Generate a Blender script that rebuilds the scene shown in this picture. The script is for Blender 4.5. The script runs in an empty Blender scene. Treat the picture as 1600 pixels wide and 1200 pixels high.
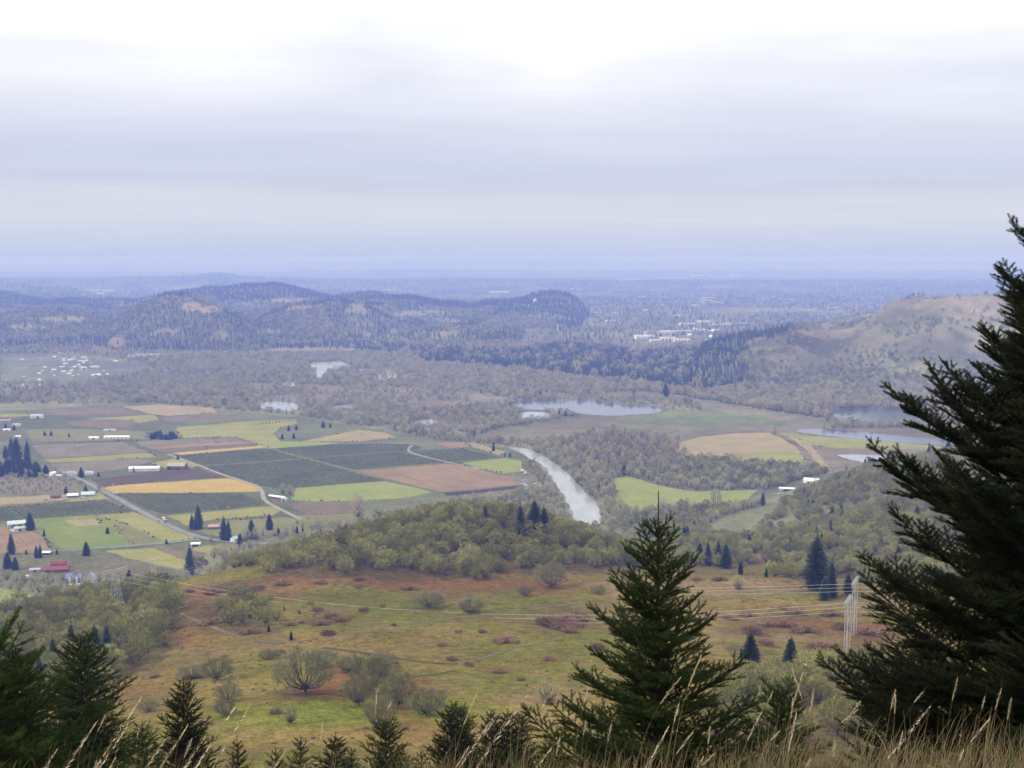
import bpy, math, random
import numpy as np

# ------------------------------------------------------------------ camera, sky, sun, exposure
scene = bpy.context.scene
COL = scene.collection
CAM_Z = 322.0
FPX = 1931.0                       # focal length in photo pixels (photo is 1600 wide)
PITCH = math.radians(5.854)
cam_data = bpy.data.cameras.new('camera')
cam_data.sensor_width = 36.0
cam_data.lens = 36.0 * FPX / 1600.0
cam_data.clip_start = 0.1
cam_data.clip_end = 150000.0
cam = bpy.data.objects.new('camera', cam_data)
COL.objects.link(cam)
cam.location = (0, 0, CAM_Z)
cam.rotation_euler = (math.radians(90) - PITCH, 0, 0)
scene.camera = cam

SUN_ELEV, SUN_AZ = math.radians(44), math.radians(-112)   # azimuth measured from +Y (view axis) towards +X
world = bpy.data.worlds.new('World')
scene.world = world
world.use_nodes = True
wn = world.node_tree
wn.nodes.clear()


def nd(tree, kind, **kw):
    n = tree.nodes.new(kind)
    for k, v in kw.items():
        if k.startswith('i_'):
            key = k[2:]
            n.inputs[int(key) if key.isdigit() else key].default_value = v
        else:
            setattr(n, k, v)
    return n


def ramp(tree, stops, interp='LINEAR'):
    r = tree.nodes.new('ShaderNodeValToRGB')
    r.color_ramp.interpolation = interp
    el = r.color_ramp.elements
    while len(el) > 1:
        el.remove(el[0])
    for i, (p, c) in enumerate(stops):
        e = el[0] if i == 0 else el.new(p)
        e.position = p
        e.color = (c[0], c[1], c[2], 1) if len(c) > 2 else (c[0], c[0], c[0], 1)
    return r


def build_sky():
    L = wn.links.new
    out = nd(wn, 'ShaderNodeOutputWorld')
    bg_clear = nd(wn, 'ShaderNodeBackground', i_Strength=0.10)
    sky = nd(wn, 'ShaderNodeTexSky', sky_type='NISHITA', sun_disc=False,
             sun_elevation=SUN_ELEV, sun_rotation=SUN_AZ)
    sky.air_density = 1.0
    sky.dust_density = 3.0
    L(sky.outputs[0], bg_clear.inputs[0])
    # overcast deck: cloud noise on a flat layer, so it packs into long bands towards the horizon
    tc = nd(wn, 'ShaderNodeTexCoord')
    sep = nd(wn, 'ShaderNodeSeparateXYZ')
    L(tc.outputs['Generated'], sep.inputs[0])
    zc = nd(wn, 'ShaderNodeMath', operation='MAXIMUM'); zc.inputs[1].default_value = 0.0
    L(sep.outputs[2], zc.inputs[0])
    zd = nd(wn, 'ShaderNodeMath', operation='ADD'); zd.inputs[1].default_value = 0.055
    L(zc.outputs[0], zd.inputs[0])
    comb = nd(wn, 'ShaderNodeCombineXYZ')
    for i in (0, 1):
        dv = nd(wn, 'ShaderNodeMath', operation='DIVIDE')
        L(sep.outputs[i], dv.inputs[0]); L(zd.outputs[0], dv.inputs[1])
        L(dv.outputs[0], comb.inputs[i])
    mp = nd(wn, 'ShaderNodeMapping')
    mp.inputs['Scale'].default_value = (0.16, 0.30, 1)
    mp.inputs['Location'].default_value = (1.3, 0.55, 0)
    mp.inputs['Rotation'].default_value = (0, 0, 0.12)
    L(comb.outputs[0], mp.inputs[0])
    n1 = nd(wn, 'ShaderNodeTexNoise', i_Scale=1.0, i_Detail=7.0, i_Roughness=0.52, i_Distortion=0.35)
    L(mp.outputs[0], n1.inputs['Vector'])
    n2 = nd(wn, 'ShaderNodeTexNoise', i_Scale=4.5, i_Detail=6.0, i_Roughness=0.6)
    L(mp.outputs[0], n2.inputs['Vector'])
    # brightness as a function of height above the horizon (the deck is thinner overhead)
    hz = ramp(wn, [(0.0, (0.55, 0.625, 0.885)), (0.007, (0.585, 0.65, 0.88)), (0.018, (0.645, 0.695, 0.87)), (0.032, (0.71, 0.74, 0.87)),
                   (0.048, (0.71, 0.735, 0.84)), (0.060, (0.64, 0.68, 0.84)), (0.082, (0.655, 0.695, 0.875)), (0.105, (0.745, 0.775, 0.92)),
                   (0.130, (0.85, 0.875, 0.985)), (0.155, (0.99, 1.0, 1.08)), (0.18, (1.14, 1.16, 1.28)),
                   (0.5, (1.18, 1.22, 1.40)), (1.0, (1.18, 1.22, 1.40))])
    # let the noise shift the height at which the bands sit
    mp2 = nd(wn, 'ShaderNodeMapping')
    mp2.inputs['Scale'].default_value = (2.2, 2.2, 13.0); mp2.inputs['Location'].default_value = (3.1, 0.4, 1.9); mp2.inputs['Rotation'].default_value = (0, 0.035, 0)
    L(tc.outputs['Generated'], mp2.inputs[0])
    n3 = nd(wn, 'ShaderNodeTexNoise', i_Scale=1.0, i_Detail=5.0, i_Roughness=0.5, i_Distortion=0.6)
    L(mp2.outputs[0], n3.inputs['Vector'])
    av = nd(wn, 'ShaderNodeMath', operation='MULTIPLY_ADD'); av.inputs[1].default_value = 0.35
    hv = nd(wn, 'ShaderNodeMath', operation='MULTIPLY'); hv.inputs[1].default_value = 0.65
    L(n3.outputs[0], hv.inputs[0]); L(n1.outputs[0], av.inputs[0]); L(hv.outputs[0], av.inputs[2])
    sh = nd(wn, 'ShaderNodeMath', operation='SUBTRACT'); sh.inputs[1].default_value = 0.5
    L(av.outputs[0], sh.inputs[0])
    sc = nd(wn, 'ShaderNodeMath', operation='MULTIPLY'); sc.inputs[1].default_value = 1.15
    L(zc.outputs[0], sc.inputs[0])
    m = nd(wn, 'ShaderNodeMath', operation='MULTIPLY_ADD')
    L(sh.outputs[0], m.inputs[0]); L(sc.outputs[0], m.inputs[1]); L(zc.outputs[0], m.inputs[2])
    L(m.outputs[0], hz.inputs[0])
    # fine mottling
    mr = nd(wn, 'ShaderNodeMapRange')
    mr.inputs['From Min'].default_value = 0.3; mr.inputs['From Max'].default_value = 0.7
    mr.inputs['To Min'].default_value = 0.972; mr.inputs['To Max'].default_value = 1.028
    L(n2.outputs[0], mr.inputs[0])
    mul = nd(wn, 'ShaderNodeMix', data_type='RGBA', blend_type='MULTIPLY')
    mul.inputs[0].default_value = 1.0
    L(hz.outputs[0], mul.inputs[6]); L(mr.outputs[0], mul.inputs[7])
    bg_cloud = nd(wn, 'ShaderNodeBackground', i_Strength=0.93)
    L(mul.outputs[2], bg_cloud.inputs[0])
    mix = nd(wn, 'ShaderNodeMixShader')
    mix.inputs[0].default_value = 0.94
    L(bg_clear.outputs[0], mix.inputs[1]); L(bg_cloud.outputs[0], mix.inputs[2])
    L(mix.outputs[0], out.inputs[0])
    world.cycles.sampling_method = 'MANUAL'
    world.cycles.sample_map_resolution = 512


build_sky()
sun_data = bpy.data.lights.new('sun', 'SUN')
sun_data.energy = 2.3
sun_data.angle = math.radians(14)
sun_data.color = (1.0, 0.92, 0.76)
sun = bpy.data.objects.new('sun', sun_data)
COL.objects.link(sun)
sun.rotation_euler = (math.radians(90) - SUN_ELEV, 0, -SUN_AZ + math.pi)
sun.location = (-300, 400, 900)

scene.view_settings.view_transform = 'Standard'
scene.view_settings.look = 'None'
scene.view_settings.gamma = 1
scene.view_settings.exposure = 0.12
scene.view_settings.use_curve_mapping = False
scene.render.engine = 'CYCLES'
cy = scene.cycles
cy.use_denoising = True
cy.max_bounces = 5
cy.diffuse_bounces = 3
cy.glossy_bounces = 2
cy.transmission_bounces = 2
cy.transparent_max_bounces = 8
cy.volume_bounces = 1
cy.use_adaptive_sampling = True
cy.adaptive_threshold = 0.01

# ------------------------------------------------------------------ helpers
rng = np.random.default_rng(11)
random.seed(11)


def tag(o, label=None, category=None, group=None, kind=None):
    for k, v in (('label', label), ('category', category), ('group', group), ('kind', kind)):
        if v:
            o[k] = v
    return o


def tan_dep(py):
    """tangent of the angle below the horizontal of photo row py"""
    return np.tan(PITCH + np.arctan((np.asarray(py, float) - 600.0) / FPX))


def ray_xy(px, py, Y):
    """world x, z of the view line through photo pixel (px, py) at forward distance Y"""
    v = (np.asarray(py, float) - 600.0) / FPX
    u = (np.asarray(px, float) - 800.0) / FPX
    fwd = math.cos(PITCH) - v * math.sin(PITCH)
    return u / fwd * Y, CAM_Z - np.asarray(Y) * tan_dep(py)


def to_px(x, y, z):
    """world point(s) -> photo pixels"""
    dz = z - CAM_Z
    c, s = math.cos(PITCH), math.sin(PITCH)
    f = y * c - dz * s
    f = np.where(f < 0.01, 0.01, f)
    up = y * s + dz * c
    return 800.0 + FPX * x / f, 600.0 - FPX * up / f


def smooth(t):
    t = np.clip(t, 0, 1)
    return t * t * (3 - 2 * t)


_lat = np.random.default_rng(5).random((256, 256))


def vnoise(x, y):
    xi = np.floor(x).astype(int); yi = np.floor(y).astype(int)
    fx = x - xi; fy = y - yi
    fx = fx * fx * (3 - 2 * fx); fy = fy * fy * (3 - 2 * fy)
    a = _lat[xi % 256, yi % 256]; b = _lat[(xi + 1) % 256, yi % 256]
    c = _lat[xi % 256, (yi + 1) % 256]; d = _lat[(xi + 1) % 256, (yi + 1) % 256]
    return (a * (1 - fx) + b * fx) * (1 - fy) + (c * (1 - fx) + d * fx) * fy


def fbm(x, y, o=4):
    s = 0; a = 0.5; t = 0
    for i in range(o):
        s = s + a * vnoise(x * 2 ** i + 17.3 * i, y * 2 ** i + 5.7 * i); t += a; a *= 0.5
    return s / t


# ------------------------------------------------------------------ the lie of the land
# near hillside: control points (photo x, photo y, forward distance), read off the photograph
NEAR = [(-200, 1200, 262), (0, 1200, 262), (400, 1200, 262), (800, 1200, 262), (1200, 1200, 262), (1600, 1200, 262), (1900, 1200, 262),
        (400, 1100, 360), (700, 1100, 362), (1000, 1100, 360), (1250, 1100, 345), (1600, 1100, 340), (1250, 1040, 430),
        (500, 1000, 505), (800, 1000, 505), (1100, 1000, 500), (1320, 1015, 500), (1600, 1000, 470), (1500, 950, 600),
        (500, 940, 620), (750, 930, 640), (1000, 925, 650), (1200, 925, 655), (1400, 945, 620),
        (1000, 900, 715), (1200, 897, 725), (1300, 905, 720), (1450, 900, 740), (1600, 880, 740),
        (500, 895, 700), (700, 895, 715), (700, 860, 780), (850, 860, 790), (700, 825, 850), (830, 825, 850), (900, 840, 840),
        (600, 838, 840), (500, 862, 800), (960, 862, 800), (400, 880, 770), (350, 893, 750), (300, 905, 730),
        (200, 935, 690), (150, 945, 690), (150, 1000, 560), (280, 950, 610), (0, 975, 780), (0, 1050, 560), (280, 1090, 385),
        (100, 1100, 410), (0, 1150, 330), (-150, 1000, 760), (-200, 1100, 470)]
NEARZ = [  # straight world controls (x, y, z): the steep brow under the camera and ground hidden behind crests
    (0, 0, 320.2), (-60, 0, 320), (60, 0, 321), (0, -60, 322), (0, -200, 318), (-200, -200, 300), (200, -200, 320),
    (-20, 60, 292), (0, 100, 274), (25, 100, 275), (-40, 100, 272), (0, 180, 241), (60, 180, 242), (-70, 180, 240), (0, 40, 302), (20, 40, 302.5), (-20, 40, 301),
    (130, 180, 243), (-130, 160, 244), (-150, 60, 290), (150, 60, 295),
    # behind the crests
    (170, 800, 106), (240, 820, 103), (130, 950, 82), (150, 1150, 52), (100, 1050, 62), (60, 900, 98), (40, 1020, 55), (20, 1150, 16),
    (-20, 960, 112), (-20, 1050, 62), (-20, 1200, 6), (-110, 930, 100), (-110, 1030, 52), (-110, 1150, 6), (-190, 880, 85), (-190, 980, 40), (-190, 1080, 2),
    (-250, 800, 85), (-260, 900, 30), (-270, 1000, -10), (-350, 800, 50), (-360, 900, 5), (-450, 850, 10), (-450, 750, 60), (-520, 900, -15), (-600, 700, 40),
    (-700, 850, -30), (-700, 500, 90), (-500, 300, 190), (500, 300, 235),
    # right-hand spur
    (235, 950, 92), (260, 870, 104), (330, 1050, 94), (300, 1150, 66), (230, 1150, 52), (420, 1200, 96), (400, 1350, 78), (470, 1350, 92), (300, 1350, 33), (230, 1300, 22),
    (420, 1550, 40), (400, 1700, 12), (330, 1550, 12), (520, 1500, 75), (560, 1700, 40), (560, 1900, 0), (450, 1900, -15), (300, 1750, -15), (180, 1450, 0), (120, 1300, 8),
    (550, 1250, 135), (700, 1500, 110), (800, 1900, 40), (800, 2200, -20), (700, 1100, 170), (550, 900, 160), (450, 700, 165), (800, 800, 220), (850, 400, 280),
    (0, 1400, -30), (-300, 1300, -40), (-700, 1300, -50), (0, 1700, -60), (500, 2300, -50), (900, 2700, -60), (-900, 1800, -80), (0, 2300, -80), (1300, 2000, 40), (-1200, 900, -60), (1200, 1200, 180)]


def _tps_setup():
    P = []
    for px, py, Y in NEAR:
        x, z = ray_xy(px, py, Y)
        P.append((float(x), float(Y), float(z)))
    P += NEARZ
    P = np.array(P, float)
    s = 400.0
    X = P[:, :2] / s
    n = len(P)
    r2 = ((X[:, None] - X[None]) ** 2).sum(-1)
    K = 0.5 * r2 * np.log(r2 + 1e-12) + np.eye(n) * 0.0008
    Q = np.hstack([np.ones((n, 1)), X])
    A = np.zeros((n + 3, n + 3))
    A[:n, :n] = K; A[:n, n:] = Q; A[n:, :n] = Q.T
    w = np.linalg.solve(A, np.concatenate([P[:, 2], np.zeros(3)]))
    return X, w, s


_TX, _TW, _TS = _tps_setup()


def near_hill(x, y):
    sh = np.shape(x)
    q = np.stack([np.ravel(x), np.ravel(y)], -1) / _TS
    out = np.empty(len(q))
    n = len(_TX)
    for i in range(0, len(q), 20000):
        b = q[i:i + 20000]
        r2 = ((b[:, None] - _TX[None]) ** 2).sum(-1)
        out[i:i + 20000] = (0.5 * r2 * np.log(r2 + 1e-12)) @ _TW[:n] + _TW[n] + b @ _TW[n + 1:]
    return out.reshape(sh)


# far ridges: (distance of the crest, run of the near slope, run of the far slope, crest line as (photo x, photo y))
RIDGES = [
    (5000, 900, 800, [(130, 545), (160, 525), (195, 498), (232, 474), (262, 464), (300, 465), (330, 473), (352, 484), (400, 508), (460, 535), (500, 550)]),
    (5200, 900, 900, [(-300, 505), (0, 497), (60, 488), (130, 492), (180, 506), (230, 535), (250, 550)]),
    (7200, 1700, 1200, [(-400, 455), (0, 459), (40, 464), (80, 471), (140, 469), (190, 471), (245, 467), (290, 457), (350, 451), (400, 447), (432, 445), (462, 449), (500, 460), (550, 476), (600, 500), (640, 540)]),
    (5600, 1100, 900, [(380, 540), (410, 496), (450, 480), (490, 472), (535, 472), (590, 482), (640, 497), (680, 515), (740, 545)]),
    (6700, 1300, 1100, [(480, 490), (530, 466), (580, 462), (640, 466), (690, 473), (740, 477), (790, 472), (840, 468), (880, 474), (905, 487), (930, 512), (960, 545)]),
    (5000, 700, 800, [(560, 560), (620, 525), (670, 512), (720, 508), (780, 514), (830, 528), (890, 555)]),
    (7000, 900, 900, [(800, 480), (825, 464), (845, 458), (872, 458), (900, 468), (930, 500)]),
    (9500, 1500, 1500, [(-400, 438), (0, 442), (30, 444), (60, 451), (110, 453), (140, 460), (180, 480)]),
    (3650, 780, 700, [(1060, 590), (1095, 550), (1130, 540), (1170, 526), (1215, 513), (1240, 512), (1265, 516), (1290, 514), (1330, 507), (1360, 492), (1395, 474), (1450, 466), (1520, 464), (1600, 458), (1900, 440), (2500, 440)]),
    (5200, 700, 700, [(1250, 520), (1290, 505), (1340, 492), (1400, 488), (1480, 492), (1560, 510)]),
    (14000, 1800, 2500, [(-900, 436), (0, 437), (150, 436), (280, 434), (322, 430), (345, 427), (372, 431), (420, 436), (600, 440), (700, 437), (900, 440), (1200, 440), (2600, 438)]),
    (24000, 3000, 4000, [(-900, 424), (0, 425), (300, 427), (520, 424), (640, 420), (900, 424), (1300, 424), (2600, 422)]),
    (42000, 5000, 6000, [(-900, 411), (0, 411), (100, 412), (220, 410), (400, 412), (500, 409), (650, 405), (760, 404), (900, 407), (1200, 408), (1500, 409), (2600, 407)]),
]


def ridge_z(x, y):
    yy = np.maximum(y, 1.0)
    pxl = 800 + FPX * (x / yy) * math.cos(PITCH)
    rg = np.full(x.shape, -5.0)
    for yc, fr, bk, line in RIDGES:
        lx = [p[0] for p in line]; ly = [p[1] for p in line]
        m = (yy > yc - fr) & (yy < yc + bk) & (pxl > lx[0]) & (pxl < lx[-1])
        if not m.any():
            continue
        X, Y, P = x[m], yy[m], pxl[m]
        zc = np.maximum(CAM_Z - yc * tan_dep(np.interp(P, lx, ly)), 0)
        t = np.where(Y < yc, 1 - (yc - Y) / fr, 1 - (Y - yc) / bk)
        prof = np.where(Y < yc, np.sin(np.clip(t, 0, 1) * math.pi / 2) ** 1.5, smooth(t))
        nz = fbm(X / (fr * 0.33) + yc, Y / (fr * 0.45), 4) - 0.5
        hi = zc * prof * (1 + 0.75 * nz * (1 - np.clip(t, 0, 1) ** 2))
        if yc < 10000:
            hi = hi + smooth(hi / 60) * (fbm(X / 130 + yc, Y / 130, 4) - .5) * (58 if yc < 4000 else 44)
        rg[m] = np.maximum(rg[m], hi)
    return rg


def ground_z(x, y):
    x = np.asarray(x, float); y = np.asarray(y, float)
    d = np.hypot(x, y)
    h = np.zeros(x.shape)
    m = d < 4300
    if m.any():
        X, Y, D = x[m], y[m], d[m]
        q = near_hill(X, Y)
        lip = 320.42 - 0.09 * np.maximum(Y, 0) - 0.42 * np.maximum(Y - 4.6, 0) + 0.015 * np.clip(X, -3, 3)
        wl = smooth((11 - np.abs(Y)) / 5.0) * smooth((30 - np.abs(X)) / 20)
        q = q + 9.0 * np.exp(-((X + 22) / 75) ** 2 - ((Y - 830) / 55) ** 2)   # the oak knoll stands proud of the slope
        q = q * (1 - wl) + lip * wl
        behind = smooth((-Y - 50) / 800)
        q = q * (1 - behind) + 250 * behind * smooth((3500 - D) / 2000)
        q = np.where(D > 2400, np.minimum(q, 200) * smooth((4200 - D) / 1500) * (X > 0), q)
        w = smooth((D - 60) / 300)
        q = q + w * (fbm(X / 60, Y / 60, 3) - 0.5) * 5.0 * smooth(q / 40)
        h[m] = q
    m = y > 2500
    if m.any():
        h[m] = np.maximum(h[m], ridge_z(x[m], y[m]))
    return np.maximum(h, 0.0)


_hy = np.concatenate([np.arange(2, 20, 0.5), np.arange(20, 250, 2.5), np.arange(250, 1100, 4), np.arange(1100, 4400, 12)])


def hit(px, py, first=3.0):
    """where the view line through a photo pixel meets the ground"""
    Y = _hy[_hy >= first]
    x, z = ray_xy(px, py, Y)
    g = ground_z(x, Y)
    below = np.nonzero(z <= g)[0]
    if len(below) == 0 or below[0] == 0:
        Yv = CAM_Z / max(float(tan_dep(py)), 0.002)
        xx, _ = ray_xy(px, py, Yv)
        return float(xx), float(Yv), float(ground_z(np.array([xx]), np.array([Yv]))[0])
    i = below[0]
    a, b = (z - g)[i - 1], (g - z)[i]
    t = a / (a + b + 1e-9)
    Yv = Y[i - 1] + t * (Y[i] - Y[i - 1])
    xx, zz = ray_xy(px, py, Yv)
    return float(xx), float(Yv), float(ground_z(np.array([float(xx)]), np.array([Yv]))[0])


def flat(px, py, z=0.0):
    Y = (CAM_Z - z) / float(tan_dep(py))
    x, _ = ray_xy(px, py, Y)
    return float(x), Y


def new_mesh(name, V, F, mats=(), mat_idx=None, smooth_shade=False):
    """V (n,3) array, F list of faces or (m,k) array"""
    me = bpy.data.meshes.new(name)
    V = np.asarray(V, np.float32)
    if isinstance(F, np.ndarray):
        m, k = F.shape
        me.vertices.add(len(V)); me.vertices.foreach_set('co', V.ravel())
        me.loops.add(m * k); me.loops.foreach_set('vertex_index', F.astype(np.int32).ravel())
        me.polygons.add(m)
        me.polygons.foreach_set('loop_start', np.arange(0, m * k, k, dtype=np.int32))
        me.polygons.foreach_set('loop_total', np.full(m, k, dtype=np.int32))
        me.update(calc_edges=True)
    else:
        me.from_pydata([tuple(map(float, v)) for v in V], [], F)
    for mt in mats:
        me.materials.append(mt)
    if mat_idx is not None:
        me.polygons.foreach_set('material_index', np.asarray(mat_idx, np.int32))
    if smooth_shade:
        me.polygons.foreach_set('use_smooth', np.ones(len(me.polygons), bool))
    me.update()
    return me


def link(name, me, parent=None, loc=None, rz=0.0, scale=1.0, rot=None):
    o = bpy.data.objects.new(name, me)
    COL.objects.link(o)
    if loc is not None:
        o.location = loc
    o.rotation_euler = rot if rot is not None else (0, 0, rz)
    if scale != 1.0:
        o.scale = (scale,) * 3 if not hasattr(scale, '__len__') else scale
    if parent is not None:
        o.parent = parent
    return o


def principled(name, col=(0.5, 0.5, 0.5), rough=0.9, spec=0.2, metallic=0.0):
    m = bpy.data.materials.new(name)
    m.use_nodes = True
    b = m.node_tree.nodes['Principled BSDF']
    b.inputs['Base Color'].default_value = (*col, 1)
    b.inputs['Roughness'].default_value = rough
    b.inputs['Specular IOR Level'].default_value = spec
    b.inputs['Metallic'].default_value = metallic
    return m, m.node_tree, b


def mat_noise(name, c1, c2, scale=1.0, rough=0.95, spec=0.1, detail=4.0, coords='Object', c3=None, s2=None, stretch=None, per_object=0.0, bump=0.0):
    """colour that wanders between c1 and c2 (and c3) with noise; per_object varies brightness from one instance to the next"""
    m, t, b = principled(name, c1, rough, spec)
    L = t.links.new
    if coords == 'World':
        g = nd(t, 'ShaderNodeNewGeometry'); src = g.outputs['Position']
    else:
        g = nd(t, 'ShaderNodeTexCoord'); src = g.outputs['Object']
    if stretch:
        mp = nd(t, 'ShaderNodeMapping'); mp.inputs['Scale'].default_value = stretch
        L(src, mp.inputs[0]); src = mp.outputs[0]
    n = nd(t, 'ShaderNodeTexNoise', i_Scale=scale, i_Detail=detail, i_Roughness=0.6)
    L(src, n.inputs['Vector'])
    stops = [(0.32, c1), (0.66, c2)] if c3 is None else [(0.28, c1), (0.5, c2), (0.72, c3)]
    r = ramp(t, stops)
    L(n.outputs[0], r.inputs[0])
    last = r.outputs[0]
    if s2:
        n2 = nd(t, 'ShaderNodeTexNoise', i_Scale=s2, i_Detail=3.0)
        L(src, n2.inputs['Vector'])
        mr = nd(t, 'ShaderNodeMapRange'); mr.inputs['From Min'].default_value = 0.3; mr.inputs['From Max'].default_value = 0.7
        mr.inputs['To Min'].default_value = 0.7; mr.inputs['To Max'].default_value = 1.3
        L(n2.outputs[0], mr.inputs[0])
        mx = nd(t, 'ShaderNodeMix', data_type='RGBA', blend_type='MULTIPLY'); mx.inputs[0].default_value = 1
        L(last, mx.inputs[6]); L(mr.outputs[0], mx.inputs[7]); last = mx.outputs[2]
    if per_object:
        oi = nd(t, 'ShaderNodeObjectInfo')
        mr = nd(t, 'ShaderNodeMapRange'); mr.inputs['To Min'].default_value = 1 - per_object; mr.inputs['To Max'].default_value = 1 + per_object
        L(oi.outputs['Random'], mr.inputs[0])
        mx = nd(t, 'ShaderNodeMix', data_type='RGBA', blend_type='MULTIPLY'); mx.inputs[0].default_value = 1
        L(last, mx.inputs[6]); L(mr.outputs[0], mx.inputs[7]); last = mx.outputs[2]
    L(last, b.inputs['Base Color'])
    if bump:
        bp = nd(t, 'ShaderNodeBump'); bp.inputs['Strength'].default_value = bump
        L(n.outputs[0], bp.inputs['Height']); L(bp.outputs[0], b.inputs['Normal'])
    return m


def in_poly(px, py, poly):
    px = np.asarray(px, float); py = np.asarray(py, float)
    r = np.zeros(px.shape, bool)
    n = len(poly)
    for i in range(n):
        x1, y1 = poly[i]; x2, y2 = poly[(i + 1) % n]
        if y1 == y2:
            continue
        c = ((y1 > py) != (y2 > py)) & (px < (x2 - x1) * (py - y1) / (y2 - y1) + x1)
        r ^= c
    return r
# ------------------------------------------------------------------ ground colours (what the ground is, place by place; cloud shade mixed into the near meadow)
# patches on the near meadow: (photo x, photo y, half width, half height, colour, strength)
C_STRAW = (0.148, 0.107, 0.028)
C_GREEN = (0.098, 0.102, 0.014)
C_LIME = (0.120, 0.135, 0.018)
C_RUST = (0.135, 0.062, 0.024)
C_DUSK = (0.075, 0.046, 0.028)
C_PINK = (0.165, 0.112, 0.052)
PATCH = [
    (300, 1075, 180, 45, C_STRAW, .7), (560, 1115, 230, 30, C_GREEN, .9), (460, 1120, 120, 18, C_LIME, .7), (560, 1070, 60, 18, C_GREEN, .8), (900, 1000, 80, 20, C_GREEN, .7),
    (500, 1080, 60, 14, C_RUST, .9), (540, 1062, 45, 16, C_RUST, .9), (475, 1085, 50, 12, C_DUSK, .6), (640, 1075, 45, 18, C_RUST, .85),
    (620, 1110, 30, 18, C_RUST, .7), (650, 1140, 50, 12, C_RUST, .4), (330, 955, 50, 26, C_DUSK, .9), (400, 985, 60, 16, C_DUSK, .7),
    (315, 925, 55, 14, C_RUST, .8), (360, 915, 60, 10, C_DUSK, .8), (440, 925, 40, 12, C_RUST, .6), (290, 1000, 50, 14, C_RUST, .7),
    (560, 930, 90, 14, C_GREEN, .6), (480, 950, 60, 14, C_GREEN, .5), (620, 960, 70, 20, C_GREEN, .5), (700, 915, 120, 14, C_RUST, .8), (560, 905, 60, 10, C_RUST, .7), (850, 915, 100, 12, C_RUST, .75),
    (640, 905, 60, 12, C_RUST, .6), (620, 880, 160, 18, C_RUST, .55), (850, 890, 120, 14, C_RUST, .6), (450, 905, 70, 12, C_RUST, .7), (300, 980, 60, 22, C_RUST, .5), (210, 1080, 60, 16, C_RUST, .4), (1120, 1000, 70, 20, C_PINK, .5), (1000, 980, 70, 16, C_STRAW, .6), (780, 1010, 80, 20, C_GREEN, .6), (700, 1040, 130, 15, C_STRAW, .6), (780, 1060, 70, 15, C_GREEN, .5),
    (1150, 915, 110, 14, C_PINK, .9), (1000, 915, 80, 12, C_PINK, .8), (1180, 935, 120, 8, C_GREEN, .3), (860, 935, 120, 8, C_GREEN, .5),
    (1240, 965, 60, 14, C_DUSK, .55), (1290, 985, 50, 16, C_RUST, .5), (1350, 1000, 70, 30, C_DUSK, .55), (1180, 985, 60, 14, C_DUSK, .5), (1250, 1000, 80, 16, C_PINK, .6),
    (1350, 940, 70, 20, C_PINK, .5), (1270, 975, 90, 14, C_RUST, .6), (1360, 990, 60, 20, C_RUST, .6), (880, 972, 60, 16, C_DUSK, .6), (520, 968, 40, 14, C_DUSK, .45), (380, 1040, 90, 18, C_GREEN, .5), (250, 1040, 80, 14, C_STRAW, .7), (340, 1110, 60, 18, C_GREEN, .45),
    (700, 1100, 80, 20, C_GREEN, .5), (830, 1130, 80, 16, C_PINK, .6), (860, 1085, 60, 14, C_PINK, .5), (240, 1100, 50, 16, C_DUSK, .3),
    (470, 1010, 90, 8, C_STRAW, .7), (350, 1010, 60, 10, C_STRAW, .6)]

# valley and far hills
V_WOOD = (0.155, 0.15, 0.085)
V_GRASS = (0.13, 0.15, 0.055)
V_MARSH = (0.165, 0.145, 0.085)
AREAS = [  # open or special ground in the valley, photo outline
    ([(770, 672), (880, 655), (1030, 648), (1060, 655), (1100, 640), (1060, 625), (1000, 622), (940, 618), (960, 612), (1010, 612), (1080, 622), (1190, 640), (1290, 655), (1300, 668), (1220, 675), (1060, 690), (960, 675), (880, 690), (810, 690), (740, 686)], V_MARSH),
    ([(1040, 640), (1200, 648), (1230, 665), (1100, 668), (960, 665)], V_GRASS),
    ([(1200, 672), (1470, 668), (1480, 740), (1300, 745), (1270, 730), (1235, 690)], (0.17, 0.14, 0.085)),
    ([(0, 555), (120, 552), (260, 575), (120, 600), (0, 600)], (0.15, 0.15, 0.085)),
    ([(120, 530), (195, 528), (200, 550), (150, 552)], (0.22, 0.15, 0.08)),
    ([(0, 640), (250, 632), (470, 650), (700, 690), (830, 700), (830, 770), (560, 810), (340, 850), (0, 900)], (0.12, 0.125, 0.055)),
    ([(300, 545), (540, 545), (560, 552), (300, 552)], (0.2, 0.18, 0.1)),
    ([(1100, 852), (1210, 860), (1205, 880), (1110, 872)], (0.20, 0.14, 0.08)),
    ([(0, 880), (160, 872), (260, 855), (330, 860), (300, 900), (120, 905), (0, 905)], (0.13, 0.115, 0.06)),
    ([(720, 735), (830, 738), (850, 765), (760, 775), (690, 772)], (0.15, 0.14, 0.08)),
    ([(380, 598), (520, 602), (640, 606), (800, 622), (780, 640), (640, 640), (560, 630), (470, 628), (400, 622)], (0.19, 0.16, 0.10)),
    ([(520, 576), (620, 572), (660, 590), (560, 600)], (0.17, 0.14, 0.09)), ([(640, 640), (760, 650), (740, 670), (680, 662)], (0.18, 0.15, 0.09)),
    ([(0, 920), (40, 925), (58, 945), (40, 962), (0, 975)], (0.19, 0.23, 0.05)),
]
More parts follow.
